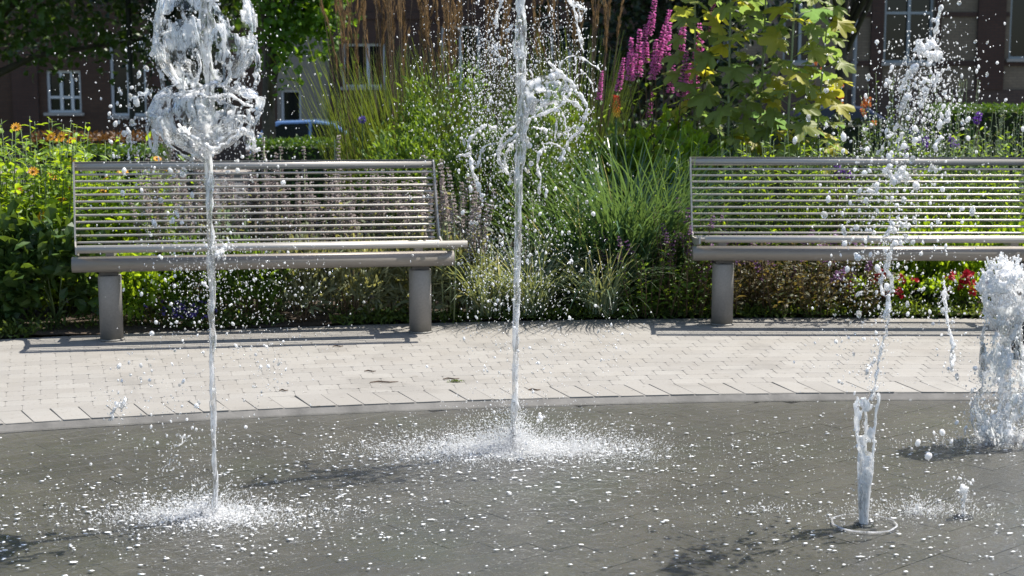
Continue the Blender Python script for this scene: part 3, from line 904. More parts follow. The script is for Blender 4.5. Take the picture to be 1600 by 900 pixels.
def m_poker():
    t = NT('torch_floret')
    sep = t.n('ShaderNodeSeparateXYZ'); t.l(t.obj(), sep.inputs[0])
    mr = t.n('ShaderNodeMapRange'); mr.inputs[1].default_value = -.06; mr.inputs[2].default_value = .06; t.l(sep.outputs[2], mr.inputs[0])
    col = t.ramp(mr.outputs[0], [(.1, (0.85, 0.5, 0.05)), (.45, (0.9, 0.22, 0.03)), (.9, (0.75, 0.07, 0.02))])
    return t.done(t.bsdf(col, .5))

# ------------------------------------------------------------------ flower meshes
def daisy_mesh():
    n = 12
    az = np.arange(n) * 2 * PI / n
    D = np.stack([np.cos(az), np.sin(az), np.full(n, .12)], 1)
    V, F = leaf_arrays(D * .008, D, np.tile([0, 0, 1.0], (n, 1)), .032, .0135, droop=.05)
    me = npmesh('flower', V, [F], M_ORANGE)
    return me
def cone_mesh():
    m = MB(); m.lathe([(.011, -.003), (.012, .004), (.008, .011), (.001, .014)], 10); return m.mesh('flower_centre', M_CONE, True)
def spike_mesh(name, mat, L, r0, n, petal_l, petal_w, up=.2, rings=True, tip=.25):
    t = np.sort(rng.random(n)); az = rng.uniform(0, 2 * PI, n)
    if rings: t = np.round(t * (L / .018)) / (L / .018) + rng.normal(size=n) * .006
    r_ = r0 * (1 - (1 - tip) * np.clip(t, 0, 1) ** 2)
    D = np.stack([np.cos(az), np.sin(az), up + rng.normal(size=n) * .3], 1)
    Pb = np.stack([np.cos(az) * r_ * .3, np.sin(az) * r_ * .3, t * L], 1)
    V, F = leaf_arrays(Pb, D, np.tile([0, 0, 1.0], (n, 1)) + rng.normal(size=(n, 3)) * .5, petal_l * (1.1 - .55 * t), petal_w * (1.1 - .4 * t))
    return npmesh(name, V, [F], mat)
def ball_mesh(name, mat, r_, n, pl, pw):
    D = rand_dir(n)
    V, F = leaf_arrays(D * r_ * .5, D, rng.normal(size=(n, 3)), pl, pw); return npmesh(name, V, [F], mat)
def align(loc, d, s=1.0, spin=None):
    q = Vector(d).to_track_quat('Z', 'Y')
    M = Matrix.Translation(loc) @ q.to_matrix().to_4x4() @ Matrix.Rotation(random.uniform(0, 6.28) if spin is None else spin, 4, 'Z') @ Matrix.Scale(s, 4)
    return M
ME_DAISY, ME_CONE = daisy_mesh(), cone_mesh()
ME_LYTH = [spike_mesh('flower_spike', M_MAG, .27, .03, 210, .026, .013) for _ in range(3)]
ME_STACH = [spike_mesh('flower_spike', ML['mauve'], l_, .016, int(l_ * 760), .02, .012, .3, True, .5) for l_ in (.2, .28, .36)]
ME_SELF = [spike_mesh('flower_spike', M_LILAC, .06, .014, 60, .016, .009, .2)]
ME_VERB = ball_mesh('flower_head', M_VIO, .018, 60, .018, .009)
ME_GLOBE = ball_mesh('flower_head', M_BLU, .02, 120, .018, .005)
ME_BEG = ball_mesh('flower', M_REDP, .010, 9, .024, .022)
ME_LOB = ball_mesh('flower', M_BLU, .008, 8, .016, .014)
ME_HELEN = ball_mesh('flower', M_RUST, .014, 26, .026, .013)
def plume_mesh(L, n):
    t = rng.random(n); az = rng.uniform(0, 2 * PI, n)
    D = np.stack([np.cos(az) * .12, np.sin(az) * .12, np.ones(n)], 1)
    Pb = np.stack([rng.normal(size=n) * .004, rng.normal(size=n) * .004, t * L], 1)
    Pb[:, 0] += .16 * L * t ** 2
    D[:, 0] += .3 * t
    V, F = leaf_arrays(Pb, D, rng.normal(size=(n, 3)), .065 * (1.2 - .6 * t), .0042)
    return npmesh('plume', V, [F], ML['plume'])
ME_PLUME = [plume_mesh(l_, 90) for l_ in (.38, .5, .6)]

def add_daisy(root, loc, d, s=1.0):
    o = inst('flower', ME_DAISY, root, mat=align(loc, d, s))
    inst('flower_centre', ME_CONE, o)

# ------------------------------------------------------------------ orange flowered perennials by the left bench
def helio_top(prob):
    def f(root, p, i):
        if random.random() < prob:
            d = bezd(p, 1) + Vector((random.gauss(0, .3), -.55 + random.gauss(0, .3), .1))
            add_daisy(root, p[2] + Vector((0, 0, .005)), d, random.uniform(.65, .95))
    return f
g_h = 'orange flowered perennials beside the left bench'
for (px, Y, n, rr, h, lab, pr_) in (
        (-25, 7.85, 70, .24, .92, 'leafy orange flowered perennial at the photo\'s left edge, cut by the frame', .08),
        (60, 8.0, 84, .26, .94, 'tall bright green perennial with orange daisies left of the bench', .07),
        (138, 8.15, 64, .22, .84, 'orange flowered perennial right behind the end of the bench backrest', .07),
        (215, 8.3, 54, .22, .72, 'lower green perennial seen through the bench slats, few orange daisies', .1)):
    stem_plant('flowering_perennial', lab, 'flowering plant', g_h, base_at(px, Y), n, rr, h, .35, .14, (26, .10, .036), ML['helio'], M_STEM, .0035, .06, .35, helio_top(pr_))
# a few single flowers the photo shows low on the plants
fl_root = bpy.data.objects['flowering_perennial.001']
for (px, py, Y) in ((66, 340, 7.75), (25, 199, 7.9), (96, 213, 7.9), (80, 214, 7.92), (110, 254, 7.85), (52, 268, 7.8), (30, 298, 7.75)):
    q = P(px, py, Y) - fl_root.location
    add_daisy(fl_root, q, Vector((random.gauss(0, .2), -.8, .5)), 1.1 if py == 340 else .75)
# low big leaved shrub at the left corner
for (px, Y, lab) in ((-8, 7.42, 'dark broad leaved shrub in the left corner below the orange flowers'), (78, 7.46, 'dark broad leaved shrub beside the left bench post'), (205, 7.56, 'small fresh green bush under the left end of the bench')):
    shrub('leafy_shrub', lab, 'shrub', 'low shrubs at the bed edge', base_at(px, Y), .24, .16, .50 if px < 150 else .34, 520 if px < 150 else 900, .11 if px < 150 else .06, .062 if px < 150 else .03,
          ML['dark'] if px < 150 else ML['helio'], M_STEM, 26)
# ------------------------------------------------------------------ lamb's ears behind and under the left bench
def st_top(lo, hi):
    def f(root, p, i):
        me = random.choice(ME_STACH)
        L_ = {0: .2, 1: .28, 2: .36}[ME_STACH.index(me)]
        d = bezd(p, 1)
        inst('flower_spike', me, root, mat=align(p[2] - d * L_ * .55, d, random.uniform(.85, 1.15)))
    return f
g_s = 'woolly grey spiked plants behind the left bench'
st_pos = [(262, 8.0, .64), (318, 7.95, .68), (372, 8.05, .62), (424, 8.0, .62), (478, 8.1, .62), (532, 8.0, .62), (588, 8.1, .62), (642, 8.0, .62), (708, 7.82, .66)]
st_lab = ['woolly grey plant near the left post of the left bench', 'woolly grey plant with mauve spikes behind the tall left jet', 'woolly grey plant just right of the left jet, behind the slats', 'woolly grey plant with the tallest pale spike over the bench rail', 'woolly grey spiked plant behind the middle of the left bench',
          'woolly spiked plant behind the bench, below the parked car', 'grey mauve spiked plant behind the right third of the bench', 'grey spiked plant behind the right post of the left bench', 'pale grey spiked plant standing free right of the left bench']
for (px, Y, h), lab in zip(st_pos, st_lab):
    stem_plant('woolly_plant', lab, 'flowering plant', g_s, base_at(px, Y), 17, .17, h, .3, .06, (12, .085, .028), ML['stachys'], M_STEMP, .005, .05, .25, st_top(.2, .4))
mb_t = {}
for (px, py, who) in ((412, 222, 'woolly_plant.003'), (438, 236, 'woolly_plant.003'), (475, 236, 'woolly_plant.004'), (523, 218, 'woolly_plant.005'), (395, 240, 'woolly_plant.002'), (720, 292, 'woolly_plant.008'), (735, 312, 'woolly_plant.008'), (706, 330, 'woolly_plant.008'), (728, 345, 'woolly_plant.008')):
    r_ = bpy.data.objects[who]; c = P(px, py, r_.location.y) - r_.location
    mb_t.setdefault(who, MB()).tube([(c.x * .4, 0, -.02), (c.x * .9, c.y, c.z * .5), tuple(c)], [.005, .005, .003], 5)
    inst('flower_spike', ME_STACH[2], r_, mat=align(c - Vector((0, 0, .34)), (random.gauss(0, .03), 0, 1), 1.0))
for who, m_ in mb_t.items(): m_.build('tall_stem', M_STEMP, bpy.data.objects[who], True)
for (px, Y, lab) in ((300, 7.58, 'low olive green ground plant under the bench, behind the left jet'), (390, 7.62, 'low olive green ground plant under the middle of the bench'), (470, 7.65, 'low grey green ground plant right of the bench middle'), (555, 7.7, 'low grey green ground plant left of the right bench post'), (640, 7.75, 'low ground plant behind the right post of the left bench'), (705, 7.8, 'low ground plant beyond the right end of the left bench')):
    shrub('ground_plant', lab, 'plant', 'low plants along the bed edge under the left bench', base_at(px, Y), .2, .10, .38, 1100, .075, .017, ML['stachys'] if px > 420 else ML['mid'], M_STEMB, 34, 1.1)
# small violet flowers at the edge
lob = shrub('violet_flower_plant', 'small violet blue flowering plant at the bed edge under the bench', 'flowering plant', None, base_at(285, 7.5), .11, .05, .12, 260, .03, .012, ML['mid'], M_STEM, 14)
for k in range(46):
    inst('flower', ME_LOB, lob, mat=align(Vector((random.gauss(0, .06), -.02 + random.gauss(0, .025), random.uniform(.03, .12))), Vector((random.gauss(0, .5), -.6, .6)), random.uniform(.6, 1.1)))
# ------------------------------------------------------------------ tall grasses with brown plumes
def plumes(root, n, spread, h0, h1, lean):
    mb = MB()
    for k in range(n):
        a = random.uniform(0, 2 * PI)
        r0 = Vector((math.cos(a) * spread * .35, math.sin(a) * spread * .35, 0))
        tip = Vector((math.cos(a) * spread * random.uniform(.3, 1.1) + lean, math.sin(a) * spread * .7, random.uniform(h0, h1)))
        p = (r0, (r0 + tip) / 2 + Vector((0, 0, .12)), tip)
        mb.tube([bez(p, t) for t in (0, .4, .8, 1)], [.0035, .003, .002, .0015], 4)
        d = bezd(p, 1)
        inst('plume', random.choice(ME_PLUME), root, mat=align(tip - d * .25, d, random.uniform(.8, 1.2)))
    mb.build('culm', M_STEMB, root)
g_g = 'tall grasses with brown plumes'
for (px, Y, n, L, np_, lab, h0, h1) in ((588, 9.7, 420, 1.35, 30, 'tall feathery grass with brown plumes beside the white window', 1.45, 2.1), (655, 9.3, 560, 1.25, 20, 'tall dense green grass rising behind the bench end', 1.4, 2.0),
                             (735, 9.8, 420, 1.35, 32, 'tall grass with rusty plumes just left of the middle jet', 1.45, 2.1), (905, 10.2, 360, 1.4, 30, 'tall grass with rusty plumes right of the middle jet', 1.6, 2.2)):
    gr = grass('plume_grass', lab, g_g, base_at(px, Y), n, .2, L, .012, .12, .5, ML['miscan'])
    plumes(gr, np_, .34, h0, h1, 0)
# dark fine leaved shrubs in the middle
g_d = 'dark fine leaved shrubs between the benches'
for (px, Y, rx, h, n, lab, mt) in ((640, 8.75, .34, 1.05, 3200, 'dark green fine leaved shrub behind the right end of the left bench', 'mid'), (745, 8.5, .30, 1.0, 3600, 'dark fine leaved shrub left of the middle jet', 'dark'), (820, 8.7, .30, 1.15, 3200, 'dark fine leaved shrub directly behind the middle jet', 'dark'),
                          (700, 9.0, .36, 1.35, 3200, 'loose green shrub below the rusty plumes', 'mid'), (860, 9.1, .34, 1.3, 2600, 'loose green shrub right of the middle jet', 'mid')):
    shrub('fine_leaved_shrub', lab, 'shrub', g_d, base_at(px, Y), rx, .26, h, n, .045, .015, ML[mt], M_STEMB, 60, .6)
# ------------------------------------------------------------------ strappy clumps right of the middle jet
g_p = 'strap leaved clumps between the benches'
for (px, Y, n, L, lab) in ((905, 8.35, 260, .85, 'green strap leaved clump just right of the middle jet'), (975, 8.3, 380, .95, 'large bright green strap leaved clump between the benches'), (1040, 8.5, 260, .95, 'upright green strap leaved clump beside the right bench end')):
    grass('strap_leaf_plant', lab, g_p, base_at(px, Y), int(n * 1.6), .17, L, .017, .30, 1.8, ML['strap'], 'plant', extra=(16, L * .8, .011, .35, .9, ML['straw'], 'dry_blade'))
for (px, Y, n, L, lab) in ((762, 7.86, 230, .48, 'pale variegated sedge tuft left of the middle jet'), (828, 7.88, 260, .52, 'pale variegated sedge tuft spilling right of the middle jet'), (940, 7.92, 150, .5, 'sparse variegated sedge tuft below the strap leaves')):
    grass('sedge_tuft', lab, 'variegated sedge tufts at the bed edge', base_at(px, Y - .06), n, .09, L, .009, .45, 1.7, ML['sedge'], extra=(14, L * 1.05, .009, .3, 1.2, ML['straw'], 'dry_blade'))
# ------------------------------------------------------------------ purple self-heal
g_f = 'low purple flowering plants at the right bed edge'
def self_top(root, p, i):
    if random.random() < .3:
        inst('flower_spike', ME_SELF[0], root, mat=align(p[2] - Vector((0, 0, .02)), bezd(p, 1), random.uniform(.8, 1.4)))
for (px, Y, h, lab) in ((1015, 7.98, .36, 'low purple flowered plant between the strap leaves and the right bench'), (1080, 8.02, .50, 'purple flowered plant just left of the right bench post'), (1150, 8.05, .36, 'dark leaved plant right behind the right bench post'),
                        (1215, 8.05, .34, 'dark purple tinged plant under the right bench, near its post'), (1275, 8.05, .34, 'dark purple tinged plant under the middle of the right bench'), (1330, 8.05, .36, 'dark purple flowered plant left of the red flowers')):
    stem_plant('purple_flower_plant', lab, 'flowering plant', g_f, base_at(px, Y - .07), 46, .17, h, .45, .12, (14, .05, .02), ML['purplelf'] if px > 1100 else ML['mid'], M_STEMB, .0025, .05, .4, self_top)
# red begonias and fresh greens
g_b = 'red flowering bedding plants'
for (px, Y, n, lab) in ((1355, 7.98, 6, 'red bedding plant where the broken jet crosses the bed edge'), (1405, 8.0, 4, 'red bedding plant right of the broken jet'), (1475, 8.0, 4, 'red bedding plant with few dark flowers'), (1512, 8.02, 9, 'brightest red bedding plant beside the frothy jet'), (1585, 8.05, 8, 'red bedding plant behind the frothy jet')):
    q = shrub('red_bedding_plant', lab, 'flowering plant', g_b, base_at(px, Y), .10, .07, .17, 240, .035, .024, ML['helio'], M_STEM, 16)
    for k in range(n):
        inst('flower', ME_BEG, q, mat=align(Vector((random.gauss(0, .055), -.05 + random.gauss(0, .03), random.uniform(.06, .2))), Vector((random.gauss(0, .5), -.7, .5)), random.uniform(.8, 1.3)))
g_l = 'fresh green leafy plants behind the red flowers'
for (px, Y, h, lab) in ((1385, 8.2, .40, 'fresh green leafy plant above the red flowers by the broken jet'), (1450, 8.2, .42, 'fresh green leafy plant between the two groups of red flowers'), (1520, 8.22, .44, 'fresh green leafy plant just left of the frothy jet'), (1590, 8.25, .44, 'fresh green leafy plant at the right edge behind the frothy jet')):
    shrub('leafy_plant', lab, 'plant', g_l, base_at(px, Y), .17, .12, h, 900, .06, .022, ML['helio'], M_STEM, 36, .8)
# ------------------------------------------------------------------ behind the right bench
g_m = 'green meadow plants behind the right bench'
labs = ['green plant behind the left end of the right bench slats', 'green plant behind the right bench, below the lobed leaves', 'pale green plant behind the bench, left of the violet flowers', 'green plant behind the violet flowers', 'green plant behind the bench where the droplets are thickest', 'green plant behind the right half of the right bench', 'feathery green plant behind the right bench near the frame edge', 'feathery green plant at the right frame edge behind the bench']
for k, (px, Y, h) in enumerate(((1110, 8.5, .80), (1175, 8.6, .85), (1240, 8.5, .82), (1310, 8.65, .85), (1375, 8.55, .86), (1445, 8.6, .86), (1515, 8.6, .84), (1590, 8.6, .86))):
    stem_plant('meadow_plant', labs[k], 'plant', g_m, base_at(px, Y), 60, .24, h, .4, .1, (22, .07, .02), ML['mid'] if k % 2 else ML['helio'], M_STEM, .003, .05, .6)
g_v = 'violet flower heads on tall thin stems'
for (px, py, Y, n, lab) in ((1312, 268, 8.45, 9, 'violet flower cluster seen through the right bench slats'), (1430, 220, 9.0, 3, 'violet flower head above the bench in the spray'), (1484, 228, 9.0, 4, 'violet flower heads just above the bench rail'), (1521, 182, 9.0, 2, 'single violet flower on a tall dark stem by the hedge'), (1400, 250, 8.9, 5, 'violet flowers at the bench rail behind the droplets')):
    z = zat(py, Y)
    r_ = empty('violet_flower', base_at(px, Y)); r_.location.z = 0.02; tag(r_, lab, 'flower', g_v)
    mb = MB()
    for k in range(n):
        tip = Vector((random.gauss(0, .035 if n > 2 else .004), random.gauss(0, .03), z - .02 + random.gauss(0, .03 if n > 2 else .01)))
        mb.tube([(tip.x * .3, tip.y * .3, -.02), (tip.x * .8, tip.y, z * .6), tuple(tip)], [.004, .003, .002], 4)
        inst('flower_head', ME_VERB, r_, mat=align(tip, (random.gauss(0, .2), random.gauss(0, .2), 1), random.uniform(.8, 1.15)))
    mb.build('stem', M_STEMB, r_)
g_a = 'airy blue grey plants above the right bench'
for k, (px, Y, h, lab) in enumerate(((1350, 9.1, .95, 'airy grey green plant right of the lobed leaves'), (1420, 9.2, 1.15, 'tall airy green plant inside the high spray'), (1465, 9.3, 1.1, 'airy blue grey plant right of the high spray'), (1530, 9.2, .98, 'airy blue grey plant in front of the clipped hedge'), (1592, 9.2, .96, 'airy blue grey plant at the right edge over the bench rail'))):
    stem_plant('airy_plant', lab, 'plant', g_a, base_at(px, Y), 46, .2, h, .35, .1, (26, .035, .012), ML['sage'] if k in (0, 2, 3, 4) else ML['mid'], M_STEM, .0025, .15, .7)
# ------------------------------------------------------------------ purple loosestrife, red hot poker, rust flowers
lo = empty('loosestrife', base_at(1030, 9.3)); tag(lo, 'tall clump of magenta flower spikes left of the lobed leaves', 'flowering plant')
mb = MB(); Pb, D = [], []
spk = [(970, 118, .72), (985, 95, .95), (998, 85, 1.0), (1008, 70, .8), (1019, 25, .85), (1022, 95, .85), (1031, 80, 1.05), (1042, 55, 1.1), (1050, 118, .8), (1067, 50, .85), (1068, 118, .95), (1076, 130, .8), (1086, 105, .95), (1094, 75, 1.0), (1114, 25, .7), (1016, 168, .62), (938, 135, .62)]
for (px, py, s) in spk:
    Y = 9.3 + random.gauss(0, .12)
    c = P(px, py, Y) - lo.location
    d = Vector((random.gauss(.08, .07), random.gauss(0, .1), 1)).normalized()
    bot = c - d * .135 * s
    rt = Vector((c.x * .35, c.y * .5, -.03))
    p = (rt, (rt + bot) / 2 + Vector((0, 0, .1)), bot)
    mb.tube([bez(p, t) for t in (0, .35, .7, 1)] + [bot + d * .3 * s], [.006, .005, .004, .003, .0015], 5)
    inst('flower_spike', random.choice(ME_LYTH), lo, mat=align(bot, d, s * 1.05))
    for k in range(18):
        t = .25 + .75 * k / 18
        az = k * PI / 2 + random.gauss(0, .3); Pb.append(tuple(bez(p, t))); D.append((math.cos(az), math.sin(az), .5))
mb.build('stem', M_STEMB, lo)
foliage('foliage', np.array(Pb), np.array(D), np.tile([0, 0, 1.0], (len(D), 1)), .085, .022, ML['mid'], lo)
for (px, Y, h, lab) in ((965, 9.2, .95, 'green leafy plant below the magenta spikes, near the orange torch flower'), (1030, 9.15, 1.0, 'green leafy plant directly below the magenta spikes'), (1085, 8.9, .9, 'yellowish green plant at the left end of the right bench back')):
    shrub('leafy_plant', lab, 'plant', 'leafy plants below the magenta spikes', base_at(px, Y), .26, .2, h, 1500, .075, .034, ML['helio'] if px > 1000 else ML['mid'], M_STEM, 44, .6)
pk = empty('torch_lily', base_at(963, 8.9)); tag(pk, 'single orange torch lily flower between the middle jet and magenta spikes', 'flower')
c = P(963, 165, 8.9) - pk.location
mb = MB(); mb.tube([(0, 0, -.03), (c.x * .5, 0, c.z * .5), (c.x, c.y, c.z - .05)], [.006, .006, .005], 6); mb.build('stem', M_STEM, pk, True)
n = 90; t = np.linspace(0, 1, n); az = np.arange(n) * 2.4
rr = .011 + .012 * np.sin(PI * np.clip(t * .8 + .1, 0, 1))
V, F = leaf_arrays(np.stack([np.cos(az) * rr * .4, np.sin(az) * rr * .4, -.055 + .11 * t], 1), np.stack([np.cos(az), np.sin(az), -1.2 + 1.9 * t], 1), np.stack([np.cos(az), np.sin(az), np.ones(n)], 1), .026, .010)
inst('flower_head', npmesh('flower_head', V, [F], m_poker()), pk, loc=c)
n = 26; az = rng.uniform(0, 2 * PI, n)
V, F = blade_arrays(np.zeros((n, 3)), az, rng.uniform(.4, .7, n), np.full(n, .012), rng.uniform(.1, .4, n), rng.uniform(.4, 1.2, n)); inst('foliage', npmesh('foliage', V, [F], ML['strap']), pk)
for (px, py, n_, lab) in ((1312, 142, 9, 'rust orange flower head by the dark trunk, right of the lobed leaves'), (1353, 160, 10, 'brightest rust orange flower above the navy car'), (1275, 85, 6, 'rust orange flower half hidden by the lobed leaves')):
    Y = 9.6; r_ = empty('rust_flower', base_at(px, Y)); tag(r_, lab, 'flower', 'rust orange flowers on tall stems')
    c = P(px, py, Y) - r_.location; mb = MB(); mb.tube([(0, 0, -.03), (c.x, c.y, c.z * .6), tuple(c)], [.005, .004, .002], 4); mb.build('stem', M_STEMB, r_)
    for k in range(n_):
        inst('flower', ME_HELEN, r_, mat=align(c + Vector((random.gauss(0, .022), random.gauss(0, .02), random.gauss(-.02, .045))), (random.gauss(0, .4), -.6, .6), random.uniform(.4, .75)))
    Pb = np.array([tuple(c * t_) for t_ in rng.uniform(.25, .9, 40)]); foliage('foliage', Pb, rand_dir(40, .4), np.tile([0, 0, 1.0], (40, 1)), .07, .02, ML['mid'], r_)
gt = empty('globe_thistle', base_at(566, 8.9)); tag(gt, 'single blue globe thistle head beside the tall grass, above the bench', 'flower')
c = P(566, 187, 8.9) - gt.location; mb = MB(); mb.tube([(0, 0, -.03), (c.x, c.y, c.z * .6), tuple(c)], [.005, .004, .003], 5); mb.build('stem', M_STEM, gt)
inst('flower_head', ME_GLOBE, gt, loc=c); Pb = np.array([tuple(c * t_) for t_ in rng.uniform(.1, .8, 50)]); foliage('foliage', Pb, rand_dir(50, .3), np.tile([0, 0, 1.0], (50, 1)), .1, .025, ML['mid'], gt)
# ------------------------------------------------------------------ plume poppy with big lobed leaves
def lobed_leaf(seed):
    k = random.Random(seed)
    lobes = [(-2.35, .55), (-1.55, .8), (-.75, .95), (0, 1.0), (.75, .95), (1.55, .8), (2.35, .55)]
    pts = []
    m = 72
    for i in range(m):
        a = -PI + 2 * PI * i / m
        r_ = .34
        for la, lr in lobes:
            d = abs((a - la + PI) % (2 * PI) - PI)
            r_ = max(r_, lr * (1 - (d / .52) ** 2.4) if d < .52 else 0)
        r_ *= 1 - .07 * abs(math.sin(a * 9 + seed))
        if abs(abs(a) - PI) < .25: r_ = .06
        pts.append((r_ * math.sin(a), r_ * math.cos(a)))
    V = [(0, 0, 0)]; F = []
    for ring_f in (.5, 1.0):
        for (x, y) in pts:
            rr_ = math.hypot(x, y) * ring_f
            z = -.0 + .17 * math.sin(3.5 * math.atan2(x, y) + seed) * rr_ - .22 * rr_ * rr_ + .03 * k.gauss(0, 1) * ring_f
            V.append((x * ring_f, y * ring_f, z))
    F3 = [(0, 1 + (i + 1) % m, 1 + i) for i in range(m)]
    F4 = [(1 + i, 1 + (i + 1) % m, 1 + m + (i + 1) % m, 1 + m + i) for i in range(m)]
    return npmesh('leaf', V, [F3, F4], ML['macl'], True)
ME_LOBED = [lobed_leaf(s) for s in (1, 2, 3, 4)]
g_pp = 'plume poppy stems with big lobed leaves'
pp_labs = ['leftmost plume poppy stem, next to the magenta spikes', 'second plume poppy stem from the magenta spikes', 'middle plume poppy stem with yellowing lobed leaves', 'plume poppy stem left of the dark window frame', 'outermost plume poppy stem beside the dark tree trunk']
for s_i, (px, Y, tx, h) in enumerate(((1085, 9.15, -.02, 2.0), (1135, 8.95, .0, 2.1), (1180, 9.1, .05, 2.2), (1222, 8.9, .06, 2.15), (1262, 9.05, .10, 1.75))):
    r_ = empty('plume_poppy', base_at(px, Y)); tag(r_, pp_labs[s_i], 'plant', g_pp)
    p = (Vector((0, 0, -.03)), Vector((tx * .3, 0, h * .5)), Vector((tx, .02, h)))
    mb = MB(); mb.tube([bez(p, t) for t in (0, .25, .5, .75, 1)], [.010, .009, .008, .006, .003], 7)
    az = random.uniform(0, 6)
    nl = 42
    for k in range(nl):
        t = .24 + .76 * k / nl
        az += 2.4 + random.gauss(0, .3)
        q = bez(p, t)
        pl_ = random.uniform(.07, .17) * (1.1 - .4 * t)
        e = q + Vector((math.cos(az) * pl_, math.sin(az) * pl_ * .9, pl_ * .35))
        mb.tube([q, (q + e) / 2 + Vector((0, 0, .01)), e], [.003, .0025, .002], 4)
        size = random.uniform(.10, .175) * (1.12 - .4 * t)
        out = Vector((math.cos(az), math.sin(az), -.35 + random.gauss(0, .25))).normalized()
        nz = Vector((math.cos(az) * .5 + random.gauss(0, .3), math.sin(az) * .5 - .45 + random.gauss(0, .3), 1)).normalized()
        sx = out.cross(nz).normalized(); nn = sx.cross(out).normalized()
        M_ = Matrix((sx, out, nn)).transposed().to_4x4()
        inst('leaf', random.choice(ME_LOBED), r_, mat=Matrix.Translation(e) @ M_ @ Matrix.Scale(size, 4))
    mb.build('stem', M_STEMP, r_, True)
# ------------------------------------------------------------------ hedges and trees
def hedge(name, label, group, px0, px1, py_top, Y, depth, mat, n, L, W):
    x0, x1 = bx(px0, Y, 1), bx(px1, Y, 1); zt = zat(py_top, Y); zb = terr_z(Y) - .05
    r_ = empty(name, ((x0 + x1) / 2, Y, zb)); tag(r_, label, 'hedge', group)
    w, h = (x1 - x0) / 2, zt - zb
    m = MB(); m.box(-w + .05, w - .05, .05, depth - .05, 0, h - .06); m.build('core', plain('hedge_twigs', (.02, .025, .012), .95), r_)
    s = rng.random((n, 3)); f = rng.random(n)
    Pb = np.stack([(s[:, 0] * 2 - 1) * w, np.where(f < .6, s[:, 1] * .10, s[:, 1] * depth), np.where(f < .6, s[:, 2] * h, h - s[:, 2] * .09)], 1)
    D = rand_dir(n, .5); D[:, 1] -= .4
    foliage('foliage', Pb, D, rng.normal(size=(n, 3)) + np.array([0, 0, .8]), L * rng.uniform(.6, 1.3, n), W, mat, r_)
g_hd = 'low hedges beyond the flower bed'
hedge('low_hedge', 'rusty brown low hedge behind the orange flowers', g_hd, 40, 250, 213, 19, .8, ML['redhedge'], 2500, .09, .035)
hedge('low_hedge', 'dark green low hedge between the orange flowers and the tall jet', g_hd, 60, 240, 232, 13.5, .7, ML['box'], 2600, .05, .026)
hedge('low_hedge', 'green low hedge below the parked car behind the left bench', g_hd, 385, 640, 221, 13.5, .7, ML['box'], 4200, .05, .026)
hedge('low_hedge', 'clipped green hedge at the right edge beyond the airy plants', g_hd, 1478, 1760, 166, 14, .9, ML['box'], 6000, .045, .024)
hedge('low_hedge', 'dark green hedge behind the plume poppies and orange flowers', g_hd, 1000, 1420, 190, 17, .8, ML['ever'], 3000, .07, .03)
def tree(name, label, px, Y, th, tr, cz, rx, ry, rz_, n, L, W, mat, ncl, cut=None, cxo=0.0):
    zb = terr_z(Y) - .05
    r_ = empty(name, (bx(px, Y, 1), Y, zb)); tag(r_, label, 'tree', 'trees in front of the buildings')
    m = MB(); m.tube([(0, 0, 0), (.03, 0, th * .15), (.0, .05, th * .55), (.06, 0, th)], [tr * 1.35, tr, tr * .85, tr * .6], 12)
    u = rand_dir(ncl); rad = rng.random(ncl) ** (1 / 2.6)
    C = u * rad[:, None] * np.array([rx, ry, rz_]) + np.array([cxo, 0, cz - zb])
    tk = m.build('trunk', M_BARK, r_, True)
    m = MB()
    for k in range(min(22, ncl)):
        c = Vector(C[k]); st = Vector((.03, .02, th * random.uniform(.55, 1)))
        m.tube([st, (st + c) / 2 + Vector((0, 0, .3)), c], [tr * .4, tr * .2, tr * .06], 6)
    m.build('limb', M_BARK, tk, True)
    ci = rng.integers(0, ncl, n)
    Pb = C[ci] + rng.normal(size=(n, 3)) * np.array([rx, ry, rz_]) * 1.15 / ncl ** (1 / 3) * .5
    if cut is not None: Pb = Pb[Pb[:, 2] > cut(Pb) - zb]
    k = len(Pb)
    D = rand_dir(k, -.2); N = rng.normal(size=(k, 3)) * .6 + np.array([0, 0, 1])
    foliage('crown', Pb, D, N, L * rng.uniform(.6, 1.3, k), W, mat, r_)
tree('broadleaf_tree', 'large dark broadleaf tree over the brown building at top left', -125, 25, 3.4, .26, 5.6, 4.8, 3.0, 4.3, 40000, .17, .11, ML['tree'], 230, cxo=2.2, cut=lambda Q: 1.62 + .35 * np.sin(Q[:, 0] * 2.3) * np.sin(Q[:, 1] * 3.1 + 1))
tree('broadleaf_tree', 'bright leaved tree branch mass above the parked car', 418, 17.5, 3.2, .09, 3.75, .95, .9, 2.25, 9000, .105, .078, ML['treelit'], 110, cxo=.32)
tree('broadleaf_tree', 'thin dark trunked tree right of the lobed leaves', 1314, 22, 5.0, .105, 6.6, 3.6, 2.6, 2.6, 14000, .15, .10, ML['tree'], 90)
tree('broadleaf_tree', 'dark tree standing behind the magenta spikes', 1010, 21, 2.6, .16, 3.6, 2.3, 1.6, 4.2, 15000, .13, .08, ML['ever'], 110)
tree('broadleaf_tree', 'dark tree behind the tall left jet', 300, 23, 2.8, .17, 4.6, 1.5, 1.5, 3.4, 8000, .14, .09, ML['ever'], 70)

